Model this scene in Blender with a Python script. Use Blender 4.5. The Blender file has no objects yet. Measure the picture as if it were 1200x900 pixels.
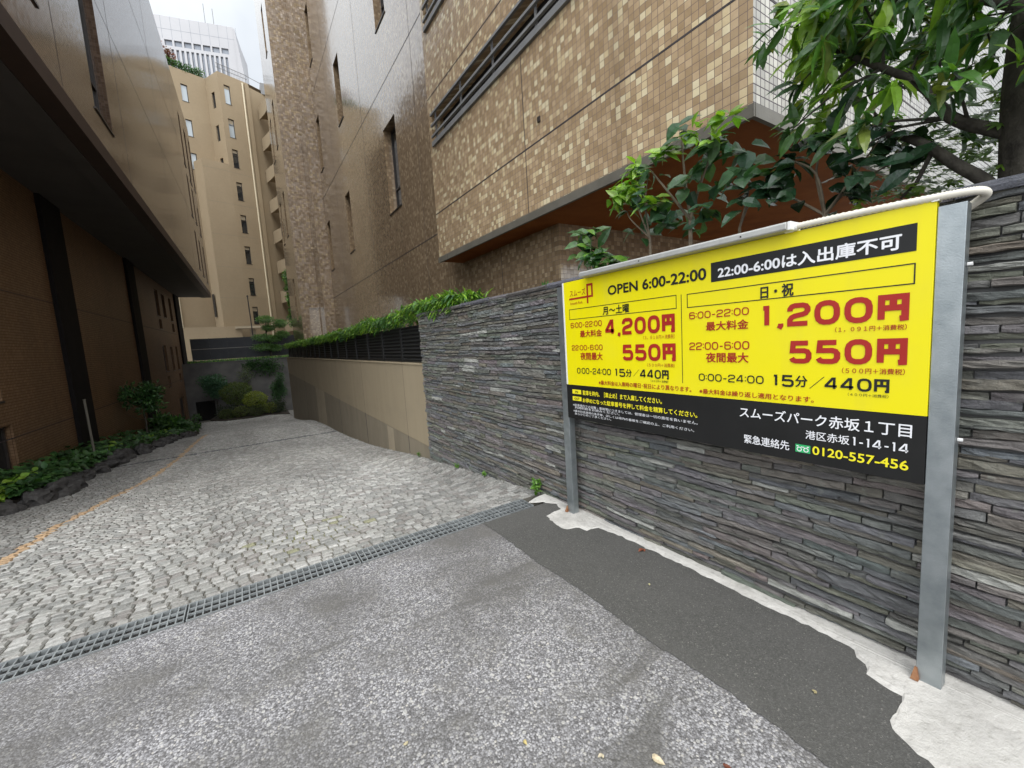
import bpy, math, random
from mathutils import Vector, Matrix, noise
import numpy as np
S = bpy.context.scene
COL = S.collection
R = math.radians
rnd = random.Random(7)

# ------------------------------------------------------------------ camera
cam_d = bpy.data.cameras.new('camera'); cam = bpy.data.objects.new('camera', cam_d); COL.objects.link(cam)
cam_d.sensor_fit = 'HORIZONTAL'; cam_d.sensor_width = 36.0; cam_d.lens = 36 * 487.676 / 1200
cam_d.clip_start = 0.05; cam_d.clip_end = 2000
YAW, PIT, ROL = 0.56954864, -0.10970681, -0.06279071
fw = Vector((math.sin(YAW)*math.cos(PIT), math.cos(YAW)*math.cos(PIT), math.sin(PIT)))
r0 = fw.cross(Vector((0, 0, 1))).normalized(); u0 = r0.cross(fw)
rt = r0*math.cos(ROL) + u0*math.sin(ROL); up = -r0*math.sin(ROL) + u0*math.cos(ROL)
cam.matrix_world = Matrix(((rt.x, up.x, -fw.x, 0), (rt.y, up.y, -fw.y, 0), (rt.z, up.z, -fw.z, 1.5), (0, 0, 0, 1)))
S.camera = cam

# ------------------------------------------------------------------ sky and sun
SUN_EL, SUN_AZ = 58.0, 205.0          # elevation, compass azimuth (0 = +Y, 90 = +X)
sd = Vector((math.sin(R(SUN_AZ))*math.cos(R(SUN_EL)), math.cos(R(SUN_AZ))*math.cos(R(SUN_EL)), math.sin(R(SUN_EL))))
W = bpy.data.worlds.new('World'); S.world = W; W.use_nodes = True
nt = W.node_tree; nt.nodes.clear()
def wn(t, **k):
    n = nt.nodes.new(t)
    for a, b in k.items(): setattr(n, a, b)
    return n
wo = wn('ShaderNodeOutputWorld'); bg = wn('ShaderNodeBackground'); bg.inputs[1].default_value = 0.1
sky = wn('ShaderNodeTexSky', sky_type='NISHITA', sun_disc=False, sun_elevation=R(SUN_EL), sun_rotation=R(SUN_AZ), air_density=1.0, dust_density=2.0)
tc = wn('ShaderNodeTexCoord')
no = wn('ShaderNodeTexNoise'); no.inputs['Scale'].default_value = 2.2; no.inputs['Detail'].default_value = 5
nt.links.new(tc.outputs['Generated'], no.inputs['Vector'])
cr = wn('ShaderNodeMapRange'); cr.inputs[1].default_value = .38; cr.inputs[2].default_value = .62; cr.inputs[3].default_value = .55; cr.inputs[4].default_value = .95
nt.links.new(no.outputs[0], cr.inputs[0])
dt = wn('ShaderNodeVectorMath', operation='DOT_PRODUCT'); dt.inputs[1].default_value = sd
nt.links.new(tc.outputs['Generated'], dt.inputs[0])
gl = wn('ShaderNodeMapRange'); gl.inputs[1].default_value = -0.1; gl.inputs[2].default_value = 1.0; gl.inputs[3].default_value = 8.6; gl.inputs[4].default_value = 27.0
gl.interpolation_type = 'SMOOTHSTEP'
nt.links.new(dt.outputs['Value'], gl.inputs[0])
cc = wn('ShaderNodeVectorMath', operation='SCALE'); cc.inputs[0].default_value = (.96, 1.0, 1.03)
nt.links.new(gl.outputs[0], cc.inputs['Scale'])
mx = wn('ShaderNodeMix', data_type='RGBA')
nt.links.new(cr.outputs[0], mx.inputs[0]); nt.links.new(sky.outputs[0], mx.inputs[6]); nt.links.new(cc.outputs[0], mx.inputs[7])
nt.links.new(mx.outputs[2], bg.inputs[0]); nt.links.new(bg.outputs[0], wo.inputs[0])
sun_d = bpy.data.lights.new('sun', 'SUN'); sun_d.energy = 1.1; sun_d.angle = R(35); sun_d.color = (1, .96, .9)
sun = bpy.data.objects.new('sun', sun_d); COL.objects.link(sun)
sun.rotation_euler = (-sd).to_track_quat('-Z', 'Y').to_euler(); sun.location = (0, 0, 60)
S.view_settings.view_transform = 'Standard'; S.view_settings.look = 'None'
S.view_settings.gamma = 1; S.view_settings.use_curve_mapping = False
S.view_settings.exposure = 0.35
S.cycles.use_denoising = True
S.cycles.max_bounces = 8; S.cycles.diffuse_bounces = 5; S.cycles.glossy_bounces = 4; S.cycles.transmission_bounces = 4
S.cycles.caustics_reflective = False; S.cycles.caustics_refractive = False

# ------------------------------------------------------------------ materials
class NT:
    def __init__(s, name):
        s.m = bpy.data.materials.new(name); s.m.use_nodes = True; s.t = s.m.node_tree
        s.p = s.t.nodes['Principled BSDF']; s.o = s.t.nodes['Material Output']
    def n(s, t, ins=None, **k):
        x = s.t.nodes.new(t)
        for a, b in k.items(): setattr(x, a, b)
        for a, b in (ins or {}).items(): s.set(x.inputs[a], b)
        return x
    def set(s, i, b):
        if isinstance(b, bpy.types.NodeSocket): s.t.links.new(b, i)
        elif isinstance(b, bpy.types.Node): s.t.links.new(b.outputs[0], i)
        else: i.default_value = b
    def math(s, op, a, b=0.0, c=None):
        x = s.n('ShaderNodeMath', operation=op); s.set(x.inputs[0], a); s.set(x.inputs[1], b)
        if c is not None: s.set(x.inputs[2], c)
        return x.outputs[0]
    def obj(s): return s.n('ShaderNodeTexCoord').outputs['Object']
    def noise(s, scale, detail=4, vec=None, rough=.55, dist=0.0):
        x = s.n('ShaderNodeTexNoise', {'Scale': scale, 'Detail': detail, 'Roughness': rough, 'Distortion': dist, 'Vector': vec or s.obj()}); return x.outputs[0]
    def rng(s, v, a, b, c, d):
        return s.n('ShaderNodeMapRange', {0: v, 1: a, 2: b, 3: c, 4: d}).outputs[0]
    def mix(s, f, a, b, mode='MIX'):
        x = s.n('ShaderNodeMix', data_type='RGBA', blend_type=mode); s.set(x.inputs[0], f); s.set(x.inputs[6], a); s.set(x.inputs[7], b); return x.outputs[2]
    def ramp(s, v, stops, const=False):
        x = s.n('ShaderNodeValToRGB'); s.set(x.inputs[0], v); e = x.color_ramp.elements
        if const: x.color_ramp.interpolation = 'CONSTANT'
        while len(e) < len(stops): e.new(.5)
        for q, (p_, c) in zip(e, stops): q.position = p_; q.color = c4(c)
        return x.outputs[0]
    def vcol(s): return s.n('ShaderNodeVertexColor', layer_name='col').outputs[0]
    def bump(s, h, d=.01, st=1.0, nrm=None):
        x = s.n('ShaderNodeBump', {'Height': h, 'Distance': d, 'Strength': st})
        if nrm is not None: s.set(x.inputs['Normal'], nrm)
        return x.outputs[0]
    def fin(s, col=None, rough=None, nrm=None, metal=0, spec=None, coat=None):
        if col is not None: s.set(s.p.inputs['Base Color'], c4(col) if isinstance(col, tuple) else col)
        if rough is not None: s.set(s.p.inputs['Roughness'], rough)
        if nrm is not None: s.set(s.p.inputs['Normal'], nrm)
        s.p.inputs['Metallic'].default_value = metal
        if spec is not None: s.set(s.p.inputs['Specular IOR Level'], spec)
        if coat: s.p.inputs['Coat Weight'].default_value = coat[0]; s.p.inputs['Coat Roughness'].default_value = coat[1]
        return s.m
def c4(c): return (c[0], c[1], c[2], 1.0)
def srgb(r, g, b):
    f = lambda v: (v/255/12.92) if v <= 10 else ((v/255+.055)/1.055)**2.4
    return (f(r), f(g), f(b))
def mat_noise(name, c1, c2, scale=3, rough=.7, bump=.002, bscale=40, metal=0, spec=.5):
    k = NT(name); n = k.noise(scale, 6); col = k.mix(k.rng(n, .35, .65, 0, 1), c4(c1), c4(c2))
    nb = k.noise(bscale, 3)
    return k.fin(col, rough, k.bump(nb, bump) if bump else None, metal, spec)
def mat_vcol(name, rough=.8, nscale=30, amt=.5, bump=.003, bscale=60, spec=.3):
    k = NT(name); v = k.vcol(); n = k.noise(nscale, 6, rough=.65)
    col = k.mix(1.0, v, k.n('ShaderNodeCombineXYZ', {0: k.rng(n, .25, .75, 1-amt, 1+amt), 1: k.rng(n, .25, .75, 1-amt, 1+amt), 2: k.rng(n, .25, .75, 1-amt, 1+amt)}), 'MULTIPLY')
    return k.fin(col, rough, k.bump(k.noise(bscale, 6, rough=.7), bump), 0, spec)
def mat_tile(name, size, cols, grout, gw=.045, tilt=.05, rough=.22, spec=.6, stain=.12, bmp=.0005, coat=None):
    k = NT(name); xyz = k.n('ShaderNodeSeparateXYZ', {0: k.obj()})
    u = k.math('DIVIDE', k.math('ADD', xyz.outputs[0], xyz.outputs[1]), size); v = k.math('DIVIDE', xyz.outputs[2], size)
    fu, fv = k.math('FRACT', u), k.math('FRACT', v)
    eu = k.math('MINIMUM', fu, k.math('SUBTRACT', 1, fu)); ev = k.math('MINIMUM', fv, k.math('SUBTRACT', 1, fv))
    e = k.math('MINIMUM', eu, ev)
    cell = k.n('ShaderNodeCombineXYZ', {0: k.math('FLOOR', u), 1: k.math('FLOOR', v), 2: 0.0})
    wn_ = k.n('ShaderNodeTexWhiteNoise', {'Vector': cell.outputs[0]}, noise_dimensions='3D')
    base = k.ramp(wn_.outputs['Value'], cols, True)
    sm = k.noise(14, 4); base = k.mix(.25, base, k.n('ShaderNodeCombineXYZ', {0: sm, 1: sm, 2: sm}), 'SOFT_LIGHT')
    big = k.noise(.45, 5); g = k.rng(big, .3, .7, 1-stain, 1+stain)
    base = k.mix(1.0, base, k.n('ShaderNodeCombineXYZ', {0: g, 1: g, 2: g}), 'MULTIPLY')
    mp = k.n('ShaderNodeMapping', {0: k.obj(), 3: (2.2, 2.2, .09)}); stk = k.rng(k.noise(1.5, 6, mp.outputs[0], .6), .5, .75, 1.0, .80)
    base = k.mix(1.0, base, k.n('ShaderNodeCombineXYZ', {0: stk, 1: stk, 2: stk}), 'MULTIPLY')
    m = k.n('ShaderNodeMapRange', {0: e, 1: gw, 2: gw+.035, 3: 0.0, 4: 1.0}, interpolation_type='SMOOTHSTEP').outputs[0]
    col = k.mix(m, c4(grout), base)
    geo = k.n('ShaderNodeNewGeometry')
    off = k.n('ShaderNodeVectorMath', {0: wn_.outputs['Color'], 1: (.5, .5, .5)}, operation='SUBTRACT')
    sc = k.n('ShaderNodeVectorMath', {0: off.outputs[0], 'Scale': tilt}, operation='SCALE')
    nn = k.n('ShaderNodeVectorMath', {0: geo.outputs['Normal'], 1: sc.outputs[0]}, operation='ADD')
    nz = k.n('ShaderNodeVectorMath', {0: nn.outputs[0]}, operation='NORMALIZE')
    pil = k.n('ShaderNodeMapRange', {0: e, 1: gw*.6, 2: .2, 3: 0.0, 4: 1.0}, interpolation_type='SMOOTHSTEP').outputs[0]
    h = k.math('ADD', pil, k.math('MULTIPLY', k.noise(26, 2), .35))
    nb = k.bump(h, bmp, .8, nz.outputs[0])
    return k.fin(col, k.rng(m, 0, 1, .8, rough), nb, 0, k.rng(m, 0, 1, .2, spec), coat)
def mat_leaf(name, rough=.35, trans=.35):
    k = NT(name); v = k.vcol(); n = k.noise(22, 3)
    g = k.rng(n, .3, .7, .75, 1.25); col = k.mix(1.0, v, k.n('ShaderNodeCombineXYZ', {0: g, 1: g, 2: g}), 'MULTIPLY')
    k.fin(col, rough, k.bump(k.noise(60, 2), .002), 0, .5)
    tr = k.n('ShaderNodeBsdfTranslucent', {'Color': k.mix(1.0, col, (1.5, 1.7, .6, 1), 'MULTIPLY')})
    ms = k.n('ShaderNodeMixShader', {0: trans, 1: k.p.outputs[0], 2: tr.outputs[0]})
    k.t.links.new(ms.outputs[0], k.o.inputs[0]); return k.m

M = {}
TILE_COLS = [(0, (.37, .262, .155)), (.22, (.41, .292, .176)), (.46, (.455, .33, .202)), (.64, (.51, .375, .235)), (.78, (.62, .495, .305)), (.91, (.70, .60, .40))]
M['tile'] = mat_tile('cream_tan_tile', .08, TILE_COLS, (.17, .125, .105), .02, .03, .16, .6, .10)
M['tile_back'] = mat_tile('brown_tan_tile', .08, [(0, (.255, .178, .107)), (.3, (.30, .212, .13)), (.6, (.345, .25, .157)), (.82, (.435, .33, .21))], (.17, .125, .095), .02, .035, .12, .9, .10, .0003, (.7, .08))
M['tile_return'] = mat_tile('grey_cream_tile', .08, [(0, (.20, .18, .138)), (.3, (.245, .22, .168)), (.6, (.30, .275, .21)), (.85, (.37, .34, .27))], (.035, .02, .026), .05, .05, .14, .7, .10, .0005, (.3, .1))  # same tile as the block, greyed to carry sky reflection in its colour
M['tile_rough'] = mat_tile('split_tan_tile', .11, [(0, (.25, .18, .115)), (.5, (.30, .22, .145)), (.78, (.40, .31, .20))], (.19, .14, .10), .02, .32, .3, .5, .12)
M['tile_left'] = mat_tile('dull_brown_tile', .06, [(0, (.088, .056, .038)), (.4, (.108, .071, .049)), (.8, (.135, .092, .066))], (.11, .08, .065), .02, .016, .10, .65, .16, .00015)
M['tile_dark'] = mat_tile('dark_brown_tile', .06, [(0, (.15, .085, .042)), (.4, (.17, .10, .052)), (.8, (.19, .115, .062))], (.07, .04, .024), .04, .04, .5, .4, .15)
M['fascia'] = mat_noise('grey_bronze_metal', (.12, .11, .09), (.15, .138, .115), 4, .5, .001, 30, 0, .3)
M['fascia_dark'] = mat_noise('dark_brown_metal', (.032, .016, .011), (.042, .022, .015), 4, .6, .001, 30)
M['soffit_wood'] = mat_noise('orange_wood_soffit', (.30, .098, .022), (.22, .068, .015), 2.5, .65, .001, 40, 0, .12)
M['soffit_grey'] = mat_noise('grey_soffit', (.060, .053, .050), (.072, .064, .06), 1.2, .8, .002, 30)
M['pillar'] = mat_noise('black_pillar_steel', (.007, .006, .006), (.011, .009, .009), 3, .8, .001, 20, 0, .15)
M['joint'] = mat_noise('dark_sealant', (.035, .028, .03), (.05, .04, .042), 6, .7, 0)
M['frame'] = mat_noise('dark_bronze_frame', (.03, .024, .022), (.045, .036, .032), 6, .4, 0)
M['railmetal'] = mat_noise('grey_rail_metal', (.16, .16, .165), (.20, .20, .20), 6, .4, .0005)
k = NT('window_glass'); M['glass'] = k.fin(k.mix(k.noise(1.5, 2), (.012, .014, .016, 1), (.035, .038, .04, 1)), .04, k.bump(k.noise(.8, 2), .01), 0, .9)
k = NT('beige_render'); n1 = k.noise(.35, 6); n2 = k.noise(6, 5)
col = k.mix(k.rng(n1, .3, .7, 0, 1), (.29, .222, .14, 1), (.335, .262, .17, 1)); col = k.mix(k.rng(n2, .4, .75, 0, .22), col, (.22, .175, .11, 1))
M['beige'] = k.fin(col, .85, k.bump(k.noise(90, 4), .003))
# beige boundary wall: run-off streaks
k = NT('beige_painted_wall'); mp = k.n('ShaderNodeMapping', {0: k.obj(), 3: (3.0, 3.0, .25)}); st = k.noise(1.6, 6, mp.outputs[0]); n2 = k.noise(2.2, 6)
col = k.mix(k.rng(st, .35, .7, 0, 1), (.35, .285, .19, 1), (.32, .26, .172, 1)); col = k.mix(k.rng(n2, .5, .75, 0, .35), col, (.25, .21, .15, 1))
col = k.mix(k.rng(k.noise(30, 4), .62, .75, 0, .25), col, (.52, .45, .34, 1))
M['beige_wall'] = k.fin(col, .8, k.bump(k.noise(70, 4), .003))
k = NT('beige_lower_coat'); mp = k.n('ShaderNodeMapping', {0: k.obj(), 3: (3.0, 3.0, .25)}); st = k.noise(1.6, 6, mp.outputs[0])
col = k.mix(k.rng(st, .35, .7, 0, 1), (.26, .22, .16, 1), (.23, .195, .138, 1)); col = k.mix(k.rng(k.noise(2.6, 6), .5, .75, 0, .4), col, (.165, .135, .09, 1))
M['beige_low'] = k.fin(col, .8, k.bump(k.noise(70, 4), .003))
M['beige_patch'] = mat_noise('beige_pale_patch', (.37, .31, .22), (.33, .275, .195), 3, .8, .002, 60)
M['black_metal'] = mat_noise('black_fence_metal', (.012, .012, .012), (.02, .02, .02), 8, .55, .0005)
M['navy_panel'] = mat_noise('blue_black_panel', (.018, .02, .026), (.026, .028, .035), 2, .5, .001)
M['dark_wall'] = mat_noise('weathered_grey_concrete', (.10, .10, .10), (.16, .155, .15), 1.2, .85, .004, 25)
M['void'] = mat_noise('dark_interior', (.008, .007, .007), (.012, .01, .01), 2, .9, 0)
M['soil'] = mat_noise('dark_soil', (.03, .024, .018), (.055, .045, .032), 6, .95, .02, 30)
M['white_clad'] = mat_noise('white_cladding', (.40, .395, .41), (.44, .435, .45), .05, .5, 0)
M['white_glass'] = mat_noise('pale_tower_glass', (.20, .22, .26), (.25, .27, .31), .2, .25, 0)
M['galv'] = mat_noise('galvanised_steel', (.30, .335, .35), (.40, .435, .45), 13, .36, .0006, 200, .8)
M['alu'] = mat_noise('pale_aluminium', (.40, .40, .385), (.46, .46, .44), 20, .45, 0, 40, .3)
M['grate'] = mat_noise('worn_grating_steel', (.34, .36, .365), (.24, .255, .26), 14, .5, .0006, 200, .4)
M['conduit'] = mat_noise('ivory_plastic', (.66, .62, .53), (.72, .68, .59), 14, .45, .0004)
M['white'] = mat_noise('white_plastic', (.75, .75, .74), (.80, .80, .79), 20, .4, 0)
k = NT('yellow_vinyl'); mp = k.n('ShaderNodeMapping', {0: k.obj(), 3: (6, 6, .5)}); d1 = k.noise(2.0, 5, mp.outputs[0]); d2 = k.noise(3, 6)
col = k.mix(k.rng(d1, .5, .75, 0, .16), (.84, .735, .002, 1), (.62, .52, .06, 1)); col = k.mix(k.rng(d2, .5, .75, 0, .10), col, (.60, .52, .10, 1))
M['yellow'] = k.fin(col, k.rng(d2, .3, .7, .30, .46), k.bump(k.noise(1.3, 2), .004), 0, .4)
M['black'] = mat_noise('black_vinyl', (.008, .008, .008), (.013, .013, .013), 4, .38, 0, 40, 0, .35)
M['ink_r'] = mat_noise('red_vinyl', (.36, .018, .012), (.39, .022, .016), 8, .4, 0, 40, 0, .35)
M['ink_k'] = mat_noise('black_ink', (.012, .012, .012), (.016, .016, .016), 8, .4, 0, 40, 0, .35)
M['ink_w'] = mat_noise('white_ink', (.80, .80, .83), (.84, .84, .86), 8, .4, 0, 40, 0, .35)
M['ink_y'] = mat_noise('yellow_ink', (.86, .76, .02), (.88, .78, .03), 8, .4, 0, 40, 0, .35)
M['ink_g'] = mat_noise('green_ink', (.03, .40, .13), (.04, .44, .15), 8, .4, 0, 40, 0, .35)
M['rust'] = mat_noise('rusty_brown', (.20, .075, .03), (.30, .16, .08), 30, .9, .001, 80)
M['bark'] = mat_noise('dark_bark', (.035, .03, .024), (.085, .075, .06), 14, .9, .012, 30)
M['twig'] = mat_noise('grey_brown_twig', (.14, .11, .075), (.22, .175, .12), 20, .8, .002, 60)
M['stem_green'] = mat_noise('green_stem', (.08, .12, .04), (.12, .16, .06), 20, .6, 0)
M['rock'] = mat_noise('black_lava_rock', (.022, .02, .02), (.07, .066, .064), 9, .95, .02, 22)
M['pipe'] = mat_noise('cream_pipe', (.62, .54, .38), (.68, .6, .44), 10, .45, 0)
M['leaf'] = mat_leaf('leaf_green', .32, .32); M['leaf_dull'] = mat_leaf('leaf_dull', .5, .25); M['leaf_gloss'] = mat_leaf('leaf_gloss', .2, .2)
k = NT('slate_stone'); mp = k.n('ShaderNodeMapping', {0: k.obj(), 3: (1.0, .28, 1.6)}); n1 = k.noise(34, 8, mp.outputs[0], .7); n2 = k.noise(9, 6, None, .65)
g1 = k.rng(n1, .28, .72, .45, 1.6); col = k.mix(1.0, k.vcol(), k.n('ShaderNodeCombineXYZ', {0: g1, 1: g1, 2: g1}), 'MULTIPLY')
col = k.mix(k.rng(n2, .55, .72, 0, .5), col, (.20, .20, .18, 1)); col = k.mix(k.rng(k.noise(15, 7, None, .7), .60, .70, 0, .55), col, (.27, .28, .24, 1))
M['stone'] = k.fin(col, .6, k.bump(k.math('ADD', k.noise(55, 8, mp.outputs[0], .75), k.math('MULTIPLY', k.noise(160, 3), .4)), .014), 0, .4)
M['sett'] = mat_vcol('granite_sett', .7, 60, .38, .004, 90, .35)
# coarse asphalt
k = NT('worn_coarse_asphalt'); o = k.obj()
v1 = k.n('ShaderNodeTexVoronoi', {'Vector': o, 'Scale': 118.0, 'Randomness': 1.0}, feature='F1'); v2 = k.n('ShaderNodeTexVoronoi', {'Vector': o, 'Scale': 230.0}, feature='F1')
s1 = k.n('ShaderNodeSeparateColor', {0: v1.outputs['Color']}); s2 = k.n('ShaderNodeSeparateColor', {0: v2.outputs['Color']})
c1 = k.ramp(s1.outputs[0], [(0, (.065, .062, .062)), (.3, (.175, .17, .175)), (.6, (.34, .335, .35)), (.92, (.58, .57, .58)), (1, (.66, .62, .55))])
c1 = k.mix(k.rng(v1.outputs['Distance'], .45, .75, 0, .8), c1, (.055, .052, .052, 1))
c2 = k.ramp(s2.outputs[1], [(0, (.07, .068, .07)), (.5, (.17, .165, .17)), (1, (.40, .39, .40))])
col = k.mix(.42, c1, c2)
v3 = k.n('ShaderNodeTexVoronoi', {'Vector': o, 'Scale': 55.0}, feature='F1'); s3 = k.n('ShaderNodeSeparateColor', {0: v3.outputs['Color']})
col = k.mix(k.math('MULTIPLY', k.rng(s3.outputs[0], .90, .905, 0, .75), k.rng(v3.outputs['Distance'], .38, .48, 1, 0)), col, (.46, .45, .43, 1))
mp = k.n('ShaderNodeMapping', {0: o, 2: (0, 0, .5), 3: (.5, 2.0, 1)}); ws = k.noise(1.6, 7, mp.outputs[0], .65, 1.2); col = k.mix(k.rng(ws, .54, .66, 0, .7), col, (.10, .096, .09, 1))
w1 = k.noise(1.1, 6, rough=.6); w2 = k.noise(4.5, 5)
col = k.mix(k.rng(w1, .42, .62, 0, .8), col, (.105, .10, .094, 1)); col = k.mix(k.rng(w2, .52, .75, 0, .55), col, (.15, .142, .13, 1))
h = k.math('SUBTRACT', 1.0, v1.outputs['Distance'])
M['asphalt'] = k.fin(col, .75, k.bump(h, .004, .6), 0, .3)
k = NT('fine_dark_asphalt'); v1 = k.n('ShaderNodeTexVoronoi', {'Vector': k.obj(), 'Scale': 210.0}, feature='F1'); s1 = k.n('ShaderNodeSeparateColor', {0: v1.outputs['Color']})
col = k.ramp(s1.outputs[0], [(0, (.062, .061, .057)), (.7, (.088, .086, .081)), (.97, (.112, .11, .104)), (1, (.2, .19, .175))])
col = k.mix(k.rng(k.noise(1.6, 6), .45, .7, 0, .5), col, (.115, .111, .105, 1))
M['asphalt_fine'] = k.fin(col, .8, k.bump(v1.outputs['Distance'], .003, .5), 0, .3)
k = NT('white_mortar'); n1 = k.noise(5, 7, rough=.65, dist=.6); n2 = k.noise(40, 5)
col = k.mix(k.rng(n1, .35, .7, 0, 1), (.62, .60, .565, 1), (.46, .445, .42, 1)); col = k.mix(k.rng(k.noise(2.2, 7, None, .7), .52, .68, 0, .6), col, (.30, .285, .26, 1)); col = k.mix(k.rng(n2, .55, .75, 0, .6), col, (.28, .265, .24, 1))
M['mortar'] = k.fin(col, .9, k.bump(k.noise(28, 6, rough=.7), .008), 0, .25)
k = NT('joint_sand'); col = k.mix(k.rng(k.noise(3, 6), .35, .65, 0, 1), (.13, .12, .10, 1), (.19, .178, .152, 1))
xyz = k.n('ShaderNodeVectorMath', {0: k.obj(), 1: (.35, 3.95, 0)}, operation='DISTANCE'); col = k.mix(k.math('MULTIPLY', k.rng(xyz.outputs['Value'], .15, .62, 1, 0), k.rng(k.noise(7, 5), .4, .6, 0, 1)), col, (.20, .20, .05, 1))
col = k.mix(k.rng(k.noise(1.2, 5), .45, .65, 0, .55), col, (.085, .078, .065, 1))
M['joint_sand'] = k.fin(col, .95, k.bump(k.noise(60, 4), .004))
M['joint_sand_plain'] = mat_noise('joint_sand_plain', (.12, .108, .088), (.20, .185, .155), 3, .95, .004, 60)
M['earth'] = mat_noise('city_ground', (.16, .15, .14), (.22, .21, .19), .3, .9, .01, 3)

# ------------------------------------------------------------------ mesh helpers
BASE = {}
class MB:
    def __init__(s): s.v = []; s.f = []; s.c = []; s.mi = []
    def face(s, pts, col=None, mi=0):
        i = len(s.v); s.v.extend(tuple(p) for p in pts); s.f.append(tuple(range(i, i+len(pts)))); s.c.append(col or (1, 1, 1)); s.mi.append(mi)
    def mesh(s, verts, faces, col=None, mi=0):
        i = len(s.v); s.v.extend(tuple(p) for p in verts)
        for f in faces: s.f.append(tuple(i+q for q in f)); s.c.append(col or (1, 1, 1)); s.mi.append(mi)
    def hexa(s, p, col=None, mi=0):      # p: 4 bottom (ccw), 4 top
        s.mesh(p, [(3, 2, 1, 0), (4, 5, 6, 7), (0, 1, 5, 4), (1, 2, 6, 5), (2, 3, 7, 6), (3, 0, 4, 7)], col, mi)
    def box(s, x0, x1, y0, y1, z0, z1, col=None, mi=0):
        s.hexa([(x0, y0, z0), (x1, y0, z0), (x1, y1, z0), (x0, y1, z0), (x0, y0, z1), (x1, y0, z1), (x1, y1, z1), (x0, y1, z1)], col, mi)
    def prism(s, plan, z0, z1, col=None):
        n = len(plan); s.mesh([(x, y, z0) for x, y in plan]+[(x, y, z1) for x, y in plan], [tuple(range(n-1, -1, -1)), tuple(range(n, 2*n))]+[(i, (i+1) % n, n+(i+1) % n, n+i) for i in range(n)], col)
    def tube(s, pts, rad, n=8, col=None, cap=True):
        pts = [Vector(p) for p in pts]; m = len(pts)
        if not hasattr(rad, '__len__'): rad = [rad]*m
        vs = []; prev = None
        for i, p in enumerate(pts):
            d = (pts[min(i+1, m-1)]-pts[max(i-1, 0)]).normalized()
            a = Vector((0, 0, 1)) if abs(d.z) < .95 else Vector((1, 0, 0))
            if prev is not None: a = prev
            b = d.cross(a).normalized(); a = b.cross(d).normalized(); prev = a
            for j in range(n):
                t = 2*math.pi*j/n; vs.append(p+(a*math.cos(t)+b*math.sin(t))*rad[i])
        fs = [(i*n+j, i*n+(j+1) % n, (i+1)*n+(j+1) % n, (i+1)*n+j) for i in range(m-1) for j in range(n)]
        if cap: fs += [tuple(range(n-1, -1, -1)), tuple(range((m-1)*n, m*n))]
        s.mesh(vs, fs, col)
    def build(s, name, mat, parent=None, smooth=False, bevel=0, loc=None):
        me = bpy.data.meshes.new(name)
        b = Vector(BASE.get(parent, (0, 0, 0))) if parent is not None else Vector(loc or (0, 0, 0))
        a = np.array(s.v, dtype=float)-np.array(b)
        me.from_pydata(a.tolist(), [], s.f)
        for m_ in (mat if isinstance(mat, (list, tuple)) else [mat]): me.materials.append(m_)
        if any(s.mi): me.polygons.foreach_set('material_index', s.mi)
        ca = me.color_attributes.new('col', 'FLOAT_COLOR', 'CORNER')
        arr = []
        for f, c in zip(s.f, s.c): arr.extend((c[0], c[1], c[2], 1.0)*len(f))
        ca.data.foreach_set('color', arr)
        if smooth: me.polygons.foreach_set('use_smooth', [True]*len(me.polygons))
        me.update()
        o = bpy.data.objects.new(name, me); COL.objects.link(o)
        if parent is not None: o.parent = parent; BASE[o] = BASE[parent]
        else: o.location = b; BASE[o] = tuple(b)
        if bevel:
            md = o.modifiers.new('bevel', 'BEVEL'); md.width = bevel; md.segments = 2; md.limit_method = 'ANGLE'
        return o
def tag(o, label=None, cat=None, group=None, kind=None):
    for k_, v_ in (('label', label), ('category', cat), ('group', group), ('kind', kind)):
        if v_: o[k_] = v_
    return o
def thing(name, label, cat, loc, group=None):
    o = bpy.data.objects.new(name, None); COL.objects.link(o); o.location = loc; o.empty_display_size = .2; BASE[o] = tuple(loc)
    return tag(o, label, cat, group)
def part(name, mat, parent, fn, **k):
    b = MB(); fn(b); return b.build(name, mat, parent, **k)
def bx(name, mat, parent, *a, bevel=0, label=None):
    b = MB(); b.box(*a); o = b.build(name, mat, parent, bevel=bevel)
    if label: o['label'] = label
    return o

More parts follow.
